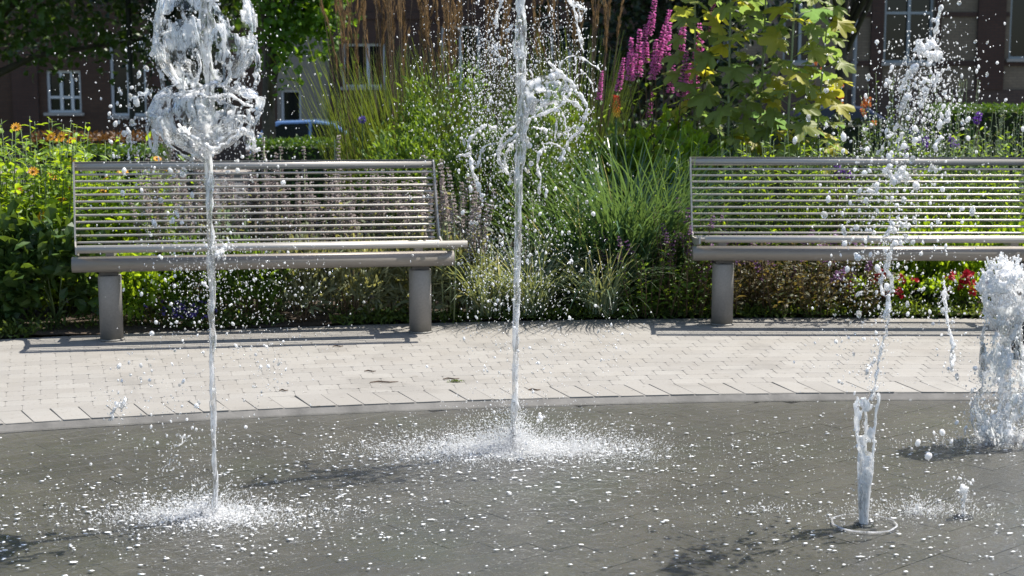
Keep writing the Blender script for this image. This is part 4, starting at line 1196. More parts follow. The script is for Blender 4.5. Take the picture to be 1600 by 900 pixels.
# ------------------------------------------------------------------ low ground cover fringing the bed edge
n = 15000
aa = rng.uniform(-.36, .16, n); rr = R_BED - .012 + np.abs(rng.normal(0, .11, n))
cl = np.array([noise.noise(Vector((a * 26, r_ * 7, 1.5))) for a, r_ in zip(aa, rr)])
k_ = cl > -.25; aa, rr = aa[k_], rr[k_]; n = len(aa)
Pb = np.stack([CX + rr * np.sin(aa), CY + rr * np.cos(aa), .012 + np.abs(rng.normal(0, .035, n)) * (.5 + (rr - R_BED) * 6).clip(.3, 1.6)], 1)
D = rand_dir(n, .5); D[:, 1] -= .35
o = foliage('ground_cover', Pb, D, rng.normal(size=(n, 3)) * .6 + np.array([0, 0, 1]), rng.uniform(.016, .05, n), rng.uniform(.007, .018, n), ML['cover'], None)
tag(o, 'low mixed green ground cover fringing the planted bed', 'ground cover', None, 'stuff')
# ------------------------------------------------------------------ fountain water
def m_air_glint_water(name, lo, hi, scale, rough=.06, stretch=1.0, white=.95, thin=False, r0=.36, r1=.62, see=0.0, island=False):
    """clear water carrying white air bubbles and, in drops, sun glints as white colour"""
    t = NT(name)
    mp = t.n('ShaderNodeMapping'); mp.inputs['Scale'].default_value = (1, 1, stretch)
    t.l(t.obj(), mp.inputs[0])
    f = t.noise(scale, 4, mp.outputs[0], .62, .8)
    fac = t.ramp(f, [(r0, lo), (r1, hi)])
    if island:
        fac = t.mix(.75, fac, t.ramp(t.n('ShaderNodeNewGeometry').outputs['Random Per Island'], [(.12, lo), (.42, hi)]))
    bmp = t.bump(t.noise(scale * 2.2, 3, mp.outputs[0]), .35, .004)
    w = t.bsdf((white, white, white), .12, 0, bmp, .6)
    if thin:
        fr = t.n('ShaderNodeFresnel'); fr.inputs['IOR'].default_value = 1.33; t.l(bmp, fr.inputs['Normal'])
        gl = t.n('ShaderNodeBsdfGlossy'); gl.inputs['Roughness'].default_value = rough; t.l(bmp, gl.inputs['Normal'])
        tp = t.n('ShaderNodeBsdfTransparent'); tp.inputs[0].default_value = (.95, .97, .98, 1)
        clear = t.mixsh(fr.outputs[0], tp.outputs[0], gl.outputs[0])
        tr = t.n('ShaderNodeBsdfTranslucent'); tr.inputs[0].default_value = (white, white, white, 1)
        ws = t.mixsh(.5, w.outputs[0], tr.outputs[0])
    else:
        gl = t.n('ShaderNodeBsdfGlass'); gl.inputs['IOR'].default_value = 1.33; gl.inputs['Roughness'].default_value = rough
        gl.inputs[0].default_value = (.98, .99, .995, 1); t.l(bmp, gl.inputs['Normal'])
        clear = gl.outputs[0]
        w.inputs['Subsurface Weight'].default_value = 1.0
        w.inputs['Subsurface Radius'].default_value = (1, 1, 1)
        w.inputs['Subsurface Scale'].default_value = .03
        ws = w.outputs[0]
    sh = t.mixsh(fac, clear, ws)
    if see:
        tp = t.n('ShaderNodeBsdfTransparent'); sh = t.mixsh(see, sh, tp.outputs[0])
    return t.done(sh)
MW_COL = m_air_glint_water('jet_water', .06, .92, 75, .03, .16, r0=.42, r1=.56, see=.3)
MW_SHEET = m_air_glint_water('sheet_water', .02, .97, 50, .03, .4, thin=True, r0=.50, r1=.58)
MW_STRAND = m_air_glint_water('strand_water', .25, 1.0, 85, .03, r0=.40, r1=.54, see=.2)
MW_DROP = m_air_glint_water('droplet_water', .2, 1.0, 40, .03, see=.25, island=True)  # white drops stand for sun glints, chosen at random per drop
MW_FOAM = m_air_glint_water('splash_foam', .7, .95, 20, .1, thin=True)
MW_FROTH = m_air_glint_water('froth_water', .2, 1.0, 60, .06, r0=.4, r1=.56, see=.2)
MW_FLECK = plain('bubble_foam_glint', (.9, .91, .92), .3, 0, .04)  # this white also stands for glints on the ripples

def ico(sub):
    bm = bmesh.new(); bmesh.ops.create_icosphere(bm, subdivisions=sub, radius=1.0)
    V = np.array([v.co[:] for v in bm.verts]); F = np.array([[v.index for v in f.verts] for f in bm.faces]); bm.free()
    return V, F
ICO1, ICO2 = ico(1), ico(2)
def blobs(name, parent, Pt, Rr, mat, tpl=ICO1, stretch=None, kind='stuff', wob=.12, flat=None):
    n = len(Pt); TV, TF = tpl
    sc = np.exp(rng.normal(size=(n, 3)) * .14) * Rr[:, None]
    if stretch is not None: sc[:, 2] *= stretch; 
    W = TV[None] * (1 + rng.normal(size=(n, len(TV), 1)) * wob)
    V = W * sc[:, None]
    if flat is not None:
        V[..., 2] *= flat; V[..., 0] *= rng.uniform(.9, 2.0, n)[:, None]
    tilt = rng.normal(size=n) * .35
    c, s = np.cos(tilt), np.sin(tilt)
    x = V[..., 0] * c[:, None] + V[..., 2] * s[:, None]; z = -V[..., 0] * s[:, None] + V[..., 2] * c[:, None]
    if stretch is not None: V = np.stack([x, V[..., 1], z], -1)
    V = V + Pt[:, None]
    F = TF[None] + len(TV) * np.arange(n)[:, None, None]
    o = inst(name, npmesh(name, V.reshape(-1, 3), [F.reshape(-1, 3)], mat, True), parent)
    if kind: o['kind'] = kind
    return o
def droplets(root, Y, clusters, name='droplets', dy=.12):
    Pt, Rr, St = [], [], []
    for (px, py, sx, sy, n, r0, r1) in clusters:
        for _ in range(n):
            x, y = random.gauss(px, sx), random.gauss(py, sy)
            q = P(x, y, Y + random.gauss(0, dy))
            if q.z < .01: continue
            Pt.append(tuple(q - root.location)); Rr.append(r0 * (r1 / r0) ** (random.random() ** 3.2) * .76 / (FPX / Y)); St.append(random.uniform(1.0, 1.8))
    Pm, Rm = [], []
    for (px, py, sx, sy, n, r0, r1) in clusters:
        for _ in range(int(n * 1.6)):
            q = P(random.gauss(px, sx * .9), random.gauss(py, sy * .9), Y + random.gauss(0, dy))
            if q.z < .01: continue
            Pm.append(tuple(q - root.location)); Rm.append(random.uniform(.35, .9) / (FPX / Y))
    blobs('fine_mist', root, np.array(Pm), np.array(Rm), MW_DROP, ICO1, rng.uniform(1, 2.5, len(Pm)), wob=.05)
    return blobs(name, root, np.array(Pt), np.array(Rr), MW_DROP, ICO2, np.array(St), wob=.03)

class Soup(MB):
    def ball(self, c, r_, n=1):
        V, F = ICO1
        return self.add([tuple(Vector(c) + Vector(v) * r_) for v in V], [tuple(f) for f in F])
    def sheet(self, fn, nu, nv, keep, th, rim=.0045, wrap=True):
        idx = {}; Pp = {}
        nn = nu if wrap else nu + 1
        for i in range(nn):
            for j in range(nv + 1):
                u, v = i / nu, j / nv
                Pp[i, j] = Vector(fn(u, v))
        faces = []
        for i in range(nu):
            for j in range(nv):
                u, v = (i + .5) / nu, (j + .5) / nv
                a, b_, c, d = (i, j), ((i + 1) % nn, j), ((i + 1) % nn, j + 1), (i, j + 1)
                ctr = (Pp[a] + Pp[b_] + Pp[c] + Pp[d]) / 4
                if keep(u, v, ctr): faces.append((a, b_, c, d))
        edges = {}
        used = {}
        nor = {}
        for f in faces:
            N = (Pp[f[2]] - Pp[f[0]]).cross(Pp[f[3]] - Pp[f[1]])
            if N.length > 1e-9: N.normalize()
            for k in range(4):
                nor[f[k]] = nor.get(f[k], Vector()) + N
                e = (f[k], f[(k + 1) % 4]); edges[e] = edges.get(e, 0) + 1
        vs, fs = [], []
        for k, N in nor.items():
            if N.length > 1e-9: N = N.normalized()
            used[k] = len(vs); vs.append(Pp[k] + N * th / 2); vs.append(Pp[k] - N * th / 2)
        for f in faces:
            q = [used[k] for k in f]
            fs.append(tuple(q)); fs.append(tuple(k + 1 for k in reversed(q)))
        rims = []
        for (a, b_) in edges:
            if (b_, a) not in edges:
                qa, qb = used[a], used[b_]
                fs.append((qb, qa, qa + 1, qb + 1)); rims.append((Pp[a], Pp[b_]))
        self.add(vs, fs)
        if rim:
            for a, b_ in rims:
                rr = rim * (.7 + .8 * abs(noise.noise((a + b_) * 14)))
                self.tube([a, b_], rr, 5); self.ball(b_, rr * 1.02)
        return rims
    def water(self, name, mat, root, voxel=.0032, smooth=4):
        o = self.build(name, mat, root, True)
        r_ = o.modifiers.new('remesh', 'REMESH'); r_.mode = 'VOXEL'; r_.voxel_size = voxel; r_.use_smooth_shade = True
        s_ = o.modifiers.new('smooth', 'SMOOTH'); s_.factor = .5; s_.iterations = smooth
        return o
def spline(pts, m):
    pts = [np.array(p, dtype=float) for p in pts]
    out = []
    for i in range(len(pts) - 1):
        p0, p1, p2, p3 = pts[max(i - 1, 0)], pts[i], pts[i + 1], pts[min(i + 2, len(pts) - 1)]
        for k in range(m):
            t = k / m
            out.append(.5 * ((2 * p1) + (-p0 + p2) * t + (2 * p0 - 5 * p1 + 4 * p2 - p3) * t * t + (-p0 + 3 * p1 - 3 * p2 + p3) * t ** 3))
    out.append(pts[-1]); return out
SHED = {}
def strand(s, root, pts, rpx, Y, dy0=0.0, dy1=0.0, wig=1.2, bead=True):
    sp = spline(pts, 7); k = Y / FPX; n = len(sp)
    W, Rr = [], []
    sd = random.uniform(0, 100)
    for i, q in enumerate(sp):
        f = i / max(1, n - 1)
        w = P(q[0] + wig * noise.noise(Vector((i * .45, sd, 0))) * 2.6, q[1] + wig * noise.noise(Vector((i * .45, sd, 9))) * 2.6, Y + dy0 + (dy1 - dy0) * f + .03 * noise.noise(Vector((f * 3, sd, 4)))) - root.location
        m_ = 1 + 1.0 * noise.noise(Vector((i * .33, sd, 20))) + .5 * noise.noise(Vector((i * .9, sd, 40)))
        W.append(w); Rr.append(max(.002, rpx * .62 * k * m_))
        if random.random() < .15: s.ball(w + Vector((random.gauss(0, 1), random.gauss(0, 1), random.gauss(0, 1))) * Rr[-1] * .8, Rr[-1] * random.uniform(.5, 1.1))
        for _ in range(3 if random.random() < .7 else 1):
            SHED.setdefault(root.name, []).append((tuple(w + Vector((random.gauss(0, .014), random.gauss(0, .014), random.gauss(0, .016)))), .0008 * 4.2 ** (random.random() ** 2)))
    s.tube(W, Rr, 6)
    if bead:
        s.ball(W[-1], Rr[-1] * random.uniform(1.1, 1.5)); s.ball(W[0], Rr[0] * 1.02)
def shed(root):
    L = SHED.get(root.name)
    if L: blobs('fine_drops', root, np.array([q[0] for q in L]), np.array([q[1] for q in L]), MW_DROP, ICO1, rng.uniform(1, 2, len(L)), wob=.1)
def column(s, root, pts, Y, seed=0, amp=.28, dens=9, sides=12, spray=1.0):
    """pts: (px, py, half width px); a ragged water column"""
    sp = spline(pts, dens); k = Y / FPX
    rings = []
    for i, (px, py, r_) in enumerate(sp):
        lf = 1 + .38 * noise.noise(Vector((i * .16, seed, 5))) + .3 * noise.noise(Vector((i * .5, seed, 15)))
        r_ = r_ * lf
        c = P(px + 1.6 * noise.noise(Vector((i * .12, seed, 30))), py, Y) - root.location
        ring = []
        if random.random() < .75 * spray:
            for _ in range(random.randint(1, 3)):
                SHED.setdefault(root.name, []).append((tuple(c + Vector((random.gauss(0, 1.5), random.gauss(0, 1.5), random.gauss(0, 2))) * r_ * k), .0007 * 3.6 ** (random.random() ** 2)))
        for j in range(sides):
            a = 2 * PI * j / sides
            z = c.z
            rr = r_ * k * (1 + amp * noise.noise(Vector((math.cos(a) * 1.3, math.sin(a) * 1.3 + seed, z * 22))) + amp * .7 * noise.noise(Vector((math.cos(a) * 2, math.sin(a) * 2 - seed, z * 55))))
            ring.append(c + Vector((math.cos(a) * rr + .004 * noise.noise(Vector((z * 14, seed, 3))), math.sin(a) * rr, 0)))
        rings.append(ring)
    n, m = sides, len(rings)
    vs = [q for r_ in rings for q in r_]
    fs = [(i * n + j, i * n + (j + 1) % n, (i + 1) * n + (j + 1) % n, (i + 1) * n + j) for i in range(m - 1) for j in range(n)]
    fs += [tuple(range(n)), tuple((m - 1) * n + j for j in range(n))]
    s.add(vs, fs)
OCTA = (np.array([[1, 0, 0], [-1, 0, 0], [0, 1, 0], [0, -1, 0], [0, 0, 1], [0, 0, -1]], float), np.array([[0, 2, 4], [2, 1, 4], [1, 3, 4], [3, 0, 4], [2, 0, 5], [1, 2, 5], [3, 1, 5], [0, 3, 5]]))
def splash(root, ax, ay, n, hmean, r0, r1, ring=None, x0=0, y0=0, name='splash_foam', core=.35):
    """white spray thrown up where the water lands: fine streaks leaning outwards"""
    n = int(n * 1.8)
    a = rng.uniform(0, 2 * PI, n); q = np.abs(rng.normal(0, .5, n))
    if ring is not None: q = np.abs(rng.normal(ring[0], ring[1], n))
    clump = np.array([noise.noise(Vector((math.cos(t_) * 3.1 + x0 * 9, math.sin(t_) * 3.1, u_ * 3.0 + root.location.x))) for t_, u_ in zip(a, q)])
    keep = clump > -.22 + .1 * rng.normal(size=n)
    a, q, clump = a[keep], q[keep], clump[keep]; n = len(a)
    x, y = np.cos(a) * q * ax + x0, np.sin(a) * q * ay + y0
    h = rng.exponential(hmean, n) * np.exp(-q * .9) * (.6 + 1.4 * np.clip(clump + .3, 0, 1))
    Rr = .72 * r0 * (r1 / r0) ** (rng.random(n) ** 3.0)
    st = rng.uniform(.8, 4.0, n)
    big = Rr > .0016
    st[big] = rng.uniform(.7, 1.5, big.sum())
    Pt = np.stack([x, y, -.02 + h], 1)
    V = OCTA[0][None] * (np.stack([Rr, Rr, Rr * st], 1))[:, None]
    lean = (np.cos(a) * .7 + rng.normal(size=n) * .35)[:, None]
    V[..., 0] += V[..., 2] * lean
    V = V + Pt[:, None]
    F = OCTA[1][None] + 6 * np.arange(n)[:, None, None]
    return tag(inst(name, npmesh(name, V.reshape(-1, 3), [F.reshape(-1, 3)], MW_FOAM, True), root), kind='stuff')
def carpet(root, ax, ay, n):
    a = rng.uniform(0, 2 * PI, n); q = np.abs(rng.normal(0, .5, n))
    Rr = .0016 * 3.6 ** (rng.random(n) ** 2)
    Pt = np.stack([np.cos(a) * q * ax, np.sin(a) * q * ay, rng.uniform(-.001, .003, n)], 1)
    return blobs('foam_carpet', root, Pt, Rr, MW_FOAM, ICO1, rng.uniform(.4, .8, n), wob=.2)
def jet_root(px, py, label):
    g = G(px, py, -.0215)
    return tag(empty('fountain_jet', g), label, 'fountain jet', 'fountain jets')
def nozzle(root):
    m = MB(); m.lathe([(.03, -.012), (.03, -.0015), (.02, .0005), (.0, .0005)], 16); m.build('nozzle', M_IRON, root, True)

# ---- left jet: column, two tiered water bell
J1 = jet_root(336, 806, 'tall jet crowned by a two tiered water bell in front of the left bench')
Y1 = J1.location.y; nozzle(J1)
s = Soup()
column(s, J1, [(336, 808, 4.2), (335, 720, 4.6), (333, 620, 4.8), (331, 500, 5.2), (330, 400, 5.8), (327, 300, 6), (325, 245, 8), (326, 190, 8), (327, 120, 8), (322, 70, 11), (322, 20, 12), (322, -30, 11), (324, -70, 8)], Y1, 3, .48)
s.water('water_column', MW_COL, J1, .003, 3)
def zy(py): return P(330, py, Y1).z - J1.location.z
AX = P(322, 200, Y1).x - J1.location.x
K1 = Y1 / FPX
def lerp_prof(prof, v):
    x = v * (len(prof) - 1); i = min(int(x), len(prof) - 2); f = x - i
    f = f * f * (3 - 2 * f) * .5 + f * .5
    return prof[i][0] * (1 - f) + prof[i + 1][0] * f, prof[i][1] * (1 - f) + prof[i + 1][1] * f
low = [(8, 252), (26, 236), (52, 218), (76, 196), (86, 172), (82, 152), (66, 141), (48, 138)]
def f_low(u, v):
    r_, py = lerp_prof(low, v); a = 2 * PI * u
    k = 1 + .17 * noise.noise(Vector((math.cos(a) * 1.2, math.sin(a) * 1.2, v * 2.2))) + .07 * noise.noise(Vector((math.cos(a) * 4, math.sin(a) * 4, v * 7)))
    dz = .05 * noise.noise(Vector((math.cos(a) * 1.1 + 5, math.sin(a) * 1.1, 2))) * v
    return (AX + math.cos(a) * r_ * K1 * k, math.sin(a) * r_ * K1 * k, zy(py) + dz)
up = [(48, 138), (60, 120), (74, 95), (80, 62), (76, 30), (70, 0), (58, -35), (34, -62), (8, -72)]
def f_up(u, v):
    r_, py = lerp_prof(up, v); a = 2 * PI * u
    k = 1 + .16 * noise.noise(Vector((math.cos(a) * 1.4 + 3, math.sin(a) * 1.4, v * 2.5))) + .08 * noise.noise(Vector((math.cos(a) * 4, math.sin(a) * 4, v * 7 + 3)))
    return (AX + math.cos(a) * r_ * K1 * k, math.sin(a) * r_ * K1 * k, zy(py))
s = Soup()
s.sheet(f_low, 84, 30, lambda u, v, c: noise.noise(c * 13 + Vector((3, 1, 7))) + .35 * noise.noise(c * 33) > -.14 + .14 * v, .0045, .003)
for k in range(26):                      # drips hanging from the bell
    a = random.uniform(0, 2 * PI); v = random.uniform(.35, .75); q = Vector(f_low(a / (2 * PI), v))
    L = random.uniform(.02, .07)
    s.tube([q, q + Vector((random.gauss(0, .006), 0, -L * .6)), q + Vector((random.gauss(0, .008), 0, -L))], [.006, .0042, .005], 6); s.ball(q + Vector((0, 0, -L)), random.uniform(.005, .009))
s.water('lower_bell', MW_SHEET, J1, .0027, 3)
s = Soup()
s.sheet(f_up, 84, 44, lambda u, v, c: noise.noise(c * 11 + Vector((9, 4, 2))) + .45 * noise.noise(c * 27) > .10 - .3 * max(0, v - .62) , .0045, .003)
for (pts, r_) in (([(262, 150), (248, 110), (243, 70), (250, 25), (258, -20)], 5.5), ([(398, 140), (404, 105), (400, 70), (388, 30), (382, -15)], 6), ([(288, 150), (284, 110), (290, 70), (286, 20)], 4), ([(352, 150), (360, 110), (352, 70), (346, 30), (335, 5)], 5),
                  ([(300, 160), (312, 110), (308, 60), (300, 20), (296, -20)], 4.5), ([(375, 150), (382, 118), (378, 80)], 4), ([(236, 145), (222, 146), (212, 150)], 4.5), ([(255, 90), (236, 30), (224, 28)], 3.2), ([(268, 45), (246, 60), (238, 85)], 4), ([(330, 150), (345, 160), (365, 168), (392, 160)], 5),
                  ([(240, 240), (232, 205), (238, 175), (258, 150)], 4), ([(268, 205), (290, 225), (312, 245)], 6), ([(398, 230), (396, 200), (388, 178)], 5), ([(335, 205), (350, 190), (372, 185), (392, 190)], 7), ([(330, 215), (310, 195), (300, 170), (290, 150)], 6)):
    d0 = random.uniform(-.13, .02)
    strand(s, J1, pts, r_, Y1, d0, d0 + random.uniform(-.04, .04), 2.2)
s.water('upper_bell', MW_SHEET, J1, .0027, 3)
s = Soup()
for (pts, r_) in (([(262, 170), (250, 195), (262, 225), (300, 250)], 4), ([(340, 225), (365, 205), (392, 212), (398, 236)], 5), ([(300, 215), (320, 228), (340, 232), (362, 215), (380, 200)], 5), ([(275, 150), (300, 146), (330, 152), (358, 148), (392, 168)], 4), ([(352, 385), (345, 395), (336, 400)], 6), ([(345, 405), (340, 392), (331, 386)], 5),
                  ([(200, 250), (205, 220), (198, 205)], 3), ([(185, 628), (178, 640), (172, 655)], 4), ([(200, 622), (188, 634), (180, 628)], 4), ([(272, 700), (282, 690), (290, 678)], 2.5), ([(258, 738), (268, 722), (276, 712)], 2.5)):
    s = Soup(); strand(s, J1, pts, r_, Y1, random.uniform(-.17, -.05), random.uniform(-.17, -.05), 2.5); s.water('water_strand', MW_STRAND, J1, .0028, 3)
droplets(J1, Y1, [(300, 90, 70, 75, 260, .8, 3.2), (230, 200, 30, 50, 70, 1.2, 6), (330, 250, 75, 30, 110, 1.2, 5), (260, 320, 50, 55, 120, 1.0, 6), (330, 420, 55, 50, 240, .8, 3.2), (290, 470, 40, 50, 110, 1.0, 3.8), (440, 460, 60, 60, 150, .8, 3.0), (270, 660, 60, 60, 120, 1.0, 4.5), (200, 600, 25, 25, 18, 2, 6), (420, 570, 25, 40, 50, 1, 3.5), (120, 150, 40, 60, 24, .7, 2.4), (450, 160, 40, 60, 28, .7, 2.4), (190, 190, 10, 30, 14, 3, 7)])
shed(J1)
splash(J1, .40, .17, 13000, .020, .0011, .0030, x0=-.04)
carpet(J1, .34, .15, 1600)
splash(J1, .5, .2, 1500, .03, .0012, .0035, name='fine_spray')

# ---- middle jet
J2 = jet_root(803, 704, 'tall jet in the middle with ragged white arms and round splash')
Y2 = J2.location.y; nozzle(J2)
s = Soup()
column(s, J2, [(803, 706, 4.4), (804, 640, 4.8), (805, 560, 4.8), (807, 470, 5.2), (809, 380, 5.8), (811, 290, 6.4), (813, 230, 8), (814, 170, 7.5), (814, 110, 8), (813, 60, 8.5), (814, 10, 8.5), (814, -40, 9), (816, -80, 7)], Y2, 11, .48)
s.water('water_column', MW_COL, J2, .003, 3)
def c7(pts): return [(700 + x / 3.4625, 60 + y / 3.4625) for x, y in pts]
s = Soup()
A7 = [([(430, 440), (520, 400), (600, 370), (660, 310), (690, 270), (640, 215), (590, 175), (540, 130), (480, 125)], 3.6), ([(610, 190), (610, 130), (670, 95), (750, 120), (830, 175)], 2.6), ([(690, 100), (690, 185)], 2), ([(680, 270), (690, 215), (740, 190), (775, 240), (785, 290)], 2),
      ([(690, 280), (740, 340), (750, 400), (730, 450), (720, 500), (660, 545), (630, 610), (610, 660)], 4), ([(600, 400), (585, 460), (580, 550)], 3), ([(620, 400), (640, 480), (655, 540)], 3), ([(510, 570), (580, 570), (620, 600)], 2.5), ([(520, 590), (490, 640), (485, 700), (500, 760), (490, 830)], 4.2),
      ([(375, 520), (320, 560), (280, 600), (275, 660), (300, 700), (330, 740)], 5), ([(260, 490), (200, 470), (150, 510), (110, 570), (120, 620), (50, 640)], 4.5), ([(120, 620), (130, 700), (150, 760), (185, 850)], 4.5), ([(250, 570), (190, 590), (170, 650), (160, 690)], 3), ([(370, 470), (310, 520), (275, 580)], 4),
      ([(440, 440), (420, 520), (440, 580)], 5), ([(460, 480), (520, 490), (530, 520)], 3), ([(350, 560), (310, 640), (320, 700)], 3), ([(640, 330), (700, 360), (730, 390)], 5), ([(650, 280), (620, 215), (560, 205)], 5), ([(500, 420), (560, 390), (610, 385)], 4.5), ([(270, 20), (262, 60), (270, 100)], 2.4), ([(410, 190), (350, 200), (345, 210)], 2.4),
      ([(440, 150), (460, 210), (480, 240)], 2.4), ([(520, 330), (490, 380), (470, 420)], 2.2), ([(520, 320), (545, 280), (585, 300), (600, 350)], 2), ([(690, 470), (650, 500), (600, 520)], 2.5)]
for pts, r_ in A7:
    d0 = random.uniform(-.08, .08); strand(s, J2, c7(pts), r_ * 1.05, Y2, d0, d0 + random.uniform(-.07, .07), .8)
for (pts, r_) in (([(894, 0), (898, 20), (904, 45), (906, 62), (911, 84)], 4), ([(880, -20), (890, 5), (915, 15), (908, 30)], 3.5), ([(790, -20), (782, 10), (776, 40)], 4), ([(800, 40), (796, 46), (790, 48)], 4), ([(770, 70), (778, 85), (780, 100)], 2.5)):
    strand(s, J2, pts, r_, Y2, random.uniform(-.08, .05), random.uniform(-.08, .05), 2)
s.water('splash_arm', MW_STRAND, J2, .0030, 3)
# thin clear membrane between the arms
s = Soup()
poly = [(818, 130), (850, 118), (876, 128), (896, 140), (880, 158), (866, 166), (838, 176), (820, 190)]
def f_mem(u, v):
    a = spline(poly[:4], 4); b_ = spline(poly[7:3:-1], 4)
    i = min(int(u * (len(a) - 1)), len(a) - 2); f = u * (len(a) - 1) - i
    p = (a[i] * (1 - f) + a[i + 1] * f) * (1 - v) + (b_[i] * (1 - f) + b_[i + 1] * f) * v
    return tuple(P(p[0], p[1], Y2 + .05 * math.sin(u * 2.6) - .03 * math.sin(v * 3.1) + .012 * noise.noise(Vector((u * 5, v * 5, 1)))) - J2.location)
s.sheet(f_mem, 40, 24, lambda u, v, c: noise.noise(Vector((u * 4, v * 3.2, 3))) > -.22, .005, .003, wrap=False)
s.water('membrane', MW_SHEET, J2, .003, 4)
droplets(J2, Y2, [(765, 90, 32, 60, 520, .7, 2.6), (770, 190, 30, 60, 320, .7, 3.0), (850, 60, 35, 50, 300, .6, 2.2), (800, 300, 55, 70, 260, .8, 4.2), (880, 220, 35, 55, 150, .8, 4), (770, 420, 35, 60, 220, .8, 3.4), (850, 420, 50, 60, 180, .8, 3.3), (830, 560, 60, 60, 150, .9, 3.2), (960, 540, 20, 35, 36, 1, 3), (700, 150, 45, 90, 160, .7, 2.4), (660, 130, 30, 70, 30, .6, 1.9), (842, 655, 4, 5, 5, 3, 6)])
shed(J2)
splash(J2, .54, .19, 30000, .032, .0011, .0032)
carpet(J2, .48, .18, 3400)
splash(J2, .66, .24, 2600, .04, .0011, .0032, name='fine_spray')

# ---- right jet: twisted cone that breaks into blobs
J3 = jet_root(1350, 818, 'broken jet with a twisted glassy foot and flying blobs at right')
Y3 = J3.location.y; nozzle(J3)
s = Soup()
column(s, J3, [(1350, 822, 7), (1349, 795, 7), (1350, 765, 6), (1351, 735, 4), (1352, 712, 2)], Y3, 23, .34, 12, 14)
s.water('water_column', MW_COL, J3, .003, 3)
s = Soup()
prof3 = [(6, 820), (8, 790), (10, 755), (13, 715), (15, 680), (17, 648), (20, 612)]
def f3(u, v):
    r_, py = lerp_prof(prof3, v); a = 2 * PI * (u + .25 * v); kk = Y3 / FPX
    k = 1 + .22 * noise.noise(Vector((math.cos(a) * 1.5, math.sin(a) * 1.5, v * 3))) + .16 * noise.noise(Vector((math.cos(a) * 4, math.sin(a) * 4, v * 9)))
    c = P(1350 + 4 * v, py, Y3) - J3.location
    return (c.x + math.cos(a) * r_ * kk * k, math.sin(a) * r_ * kk * k, c.z)
s.sheet(f3, 36, 60, lambda u, v, c: noise.noise(Vector((math.cos(2 * PI * u) * 1.6, math.sin(2 * PI * u) * 1.6, v * 5.5 + u * 2))) + .55 * noise.noise(c * 42) > -.55 + .8 * v, .0042, .0026)
for (pts, r_) in (([(1340, 700), (1338, 672), (1346, 645), (1360, 622), (1370, 598)], 2.6), ([(1360, 740), (1364, 700), (1362, 668)], 2.6), ([(1342, 760), (1348, 725), (1344, 700)], 2.4)): strand(s, J3, pts, r_, Y3, -.03, .0, 1.5)
s.water('twisted_cone', m_air_glint_water('cone_water', .12, .95, 34, .04, .35, thin=True, r0=.36, r1=.62), J3, .0028, 3)
s = Soup()
for (pts, r_) in (([(1362, 625), (1368, 600), (1372, 570), (1378, 540), (1386, 510), (1390, 480)], 4.5), ([(1352, 585), (1360, 572), (1366, 560)], 4), ([(1376, 555), (1374, 535), (1366, 528)], 3), ([(1384, 500), (1390, 470), (1392, 440), (1388, 420)], 5.5), ([(1380, 460), (1376, 440), (1386, 415)], 5), ([(1386, 420), (1392, 395), (1398, 380)], 6), ([(1380, 370), (1390, 360), (1396, 350)], 6), ([(1402, 340), (1412, 352), (1416, 344)], 6),
                  ([(1395, 285), (1405, 270), (1412, 262)], 8), ([(1385, 262), (1392, 275), (1400, 285)], 6), ([(1358, 296), (1366, 300), (1372, 294)], 5), ([(1415, 280), (1408, 276), (1400, 284)], 6), ([(1470, 10), (1466, 28), (1462, 48), (1458, 66)], 6), ([(1458, 66), (1448, 75), (1440, 78), (1436, 70)], 10), ([(1455, 85), (1462, 92), (1466, 84)], 10), ([(1450, 100), (1454, 92), (1446, 82)], 8), ([(1405, 140), (1412, 128), (1420, 115), (1428, 108)], 7), ([(1440, 165), (1444, 152), (1446, 140)], 6), ([(1410, 170), (1414, 160), (1418, 150)], 7), ([(1460, 135), (1464, 125), (1466, 115)], 5),
                  ([(1388, 215), (1396, 205), (1402, 195)], 5), ([(1460, 235), (1464, 222), (1470, 214)], 5), ([(1474, 455), (1478, 480), (1482, 510), (1488, 540), (1486, 570)], 5), ([(1474, 455), (1478, 462), (1474, 440)], 4), ([(1490, 535), (1490, 560), (1486, 578)], 5), ([(1400, 240), (1404, 225), (1410, 210)], 5)):
    s = Soup(); d0 = random.uniform(-.1, .1); strand(s, J3, pts, r_ * .9, Y3, d0, d0 + random.uniform(-.03, .03), 1.8); s.water('flying_water', MW_STRAND, J3, .0030, 3)
droplets(J3, Y3, [(1430, 130, 38, 50, 260, .9, 5.5), (1440, 170, 30, 40, 260, .7, 2.6), (1390, 250, 55, 50, 190, 1.0, 6.5), (1375, 330, 50, 60, 240, 1.0, 6.5), (1370, 430, 40, 55, 130, 1.0, 6), (1470, 120, 45, 55, 110, 1, 5), (1480, 330, 40, 80, 60, 1.4, 7), (1340, 500, 40, 50, 40, 1.2, 5), (1470, 470, 25, 40, 24, 1.6, 6), (1340, 560, 40, 50, 60, 1, 3), (1300, 110, 60, 60, 34, 1.4, 5), (1560, 120, 40, 60, 20, 1.2, 4), (1460, 690, 14, 12, 5, 3, 7)])
shed(J3)
splash(J3, .10, .09, 500, .006, .001, .003, ring=(.92, .06))
splash(J3, .36, .15, 2600, .017, .0013, .0040, x0=.19, y0=.12, name='fine_spray')
splash(J3, .32, .12, 900, .010, .0013, .0040, x0=-.26, y0=.14, name='fine_spray')
m = MB()
V, F = [], []
nR, nS = 64, 8
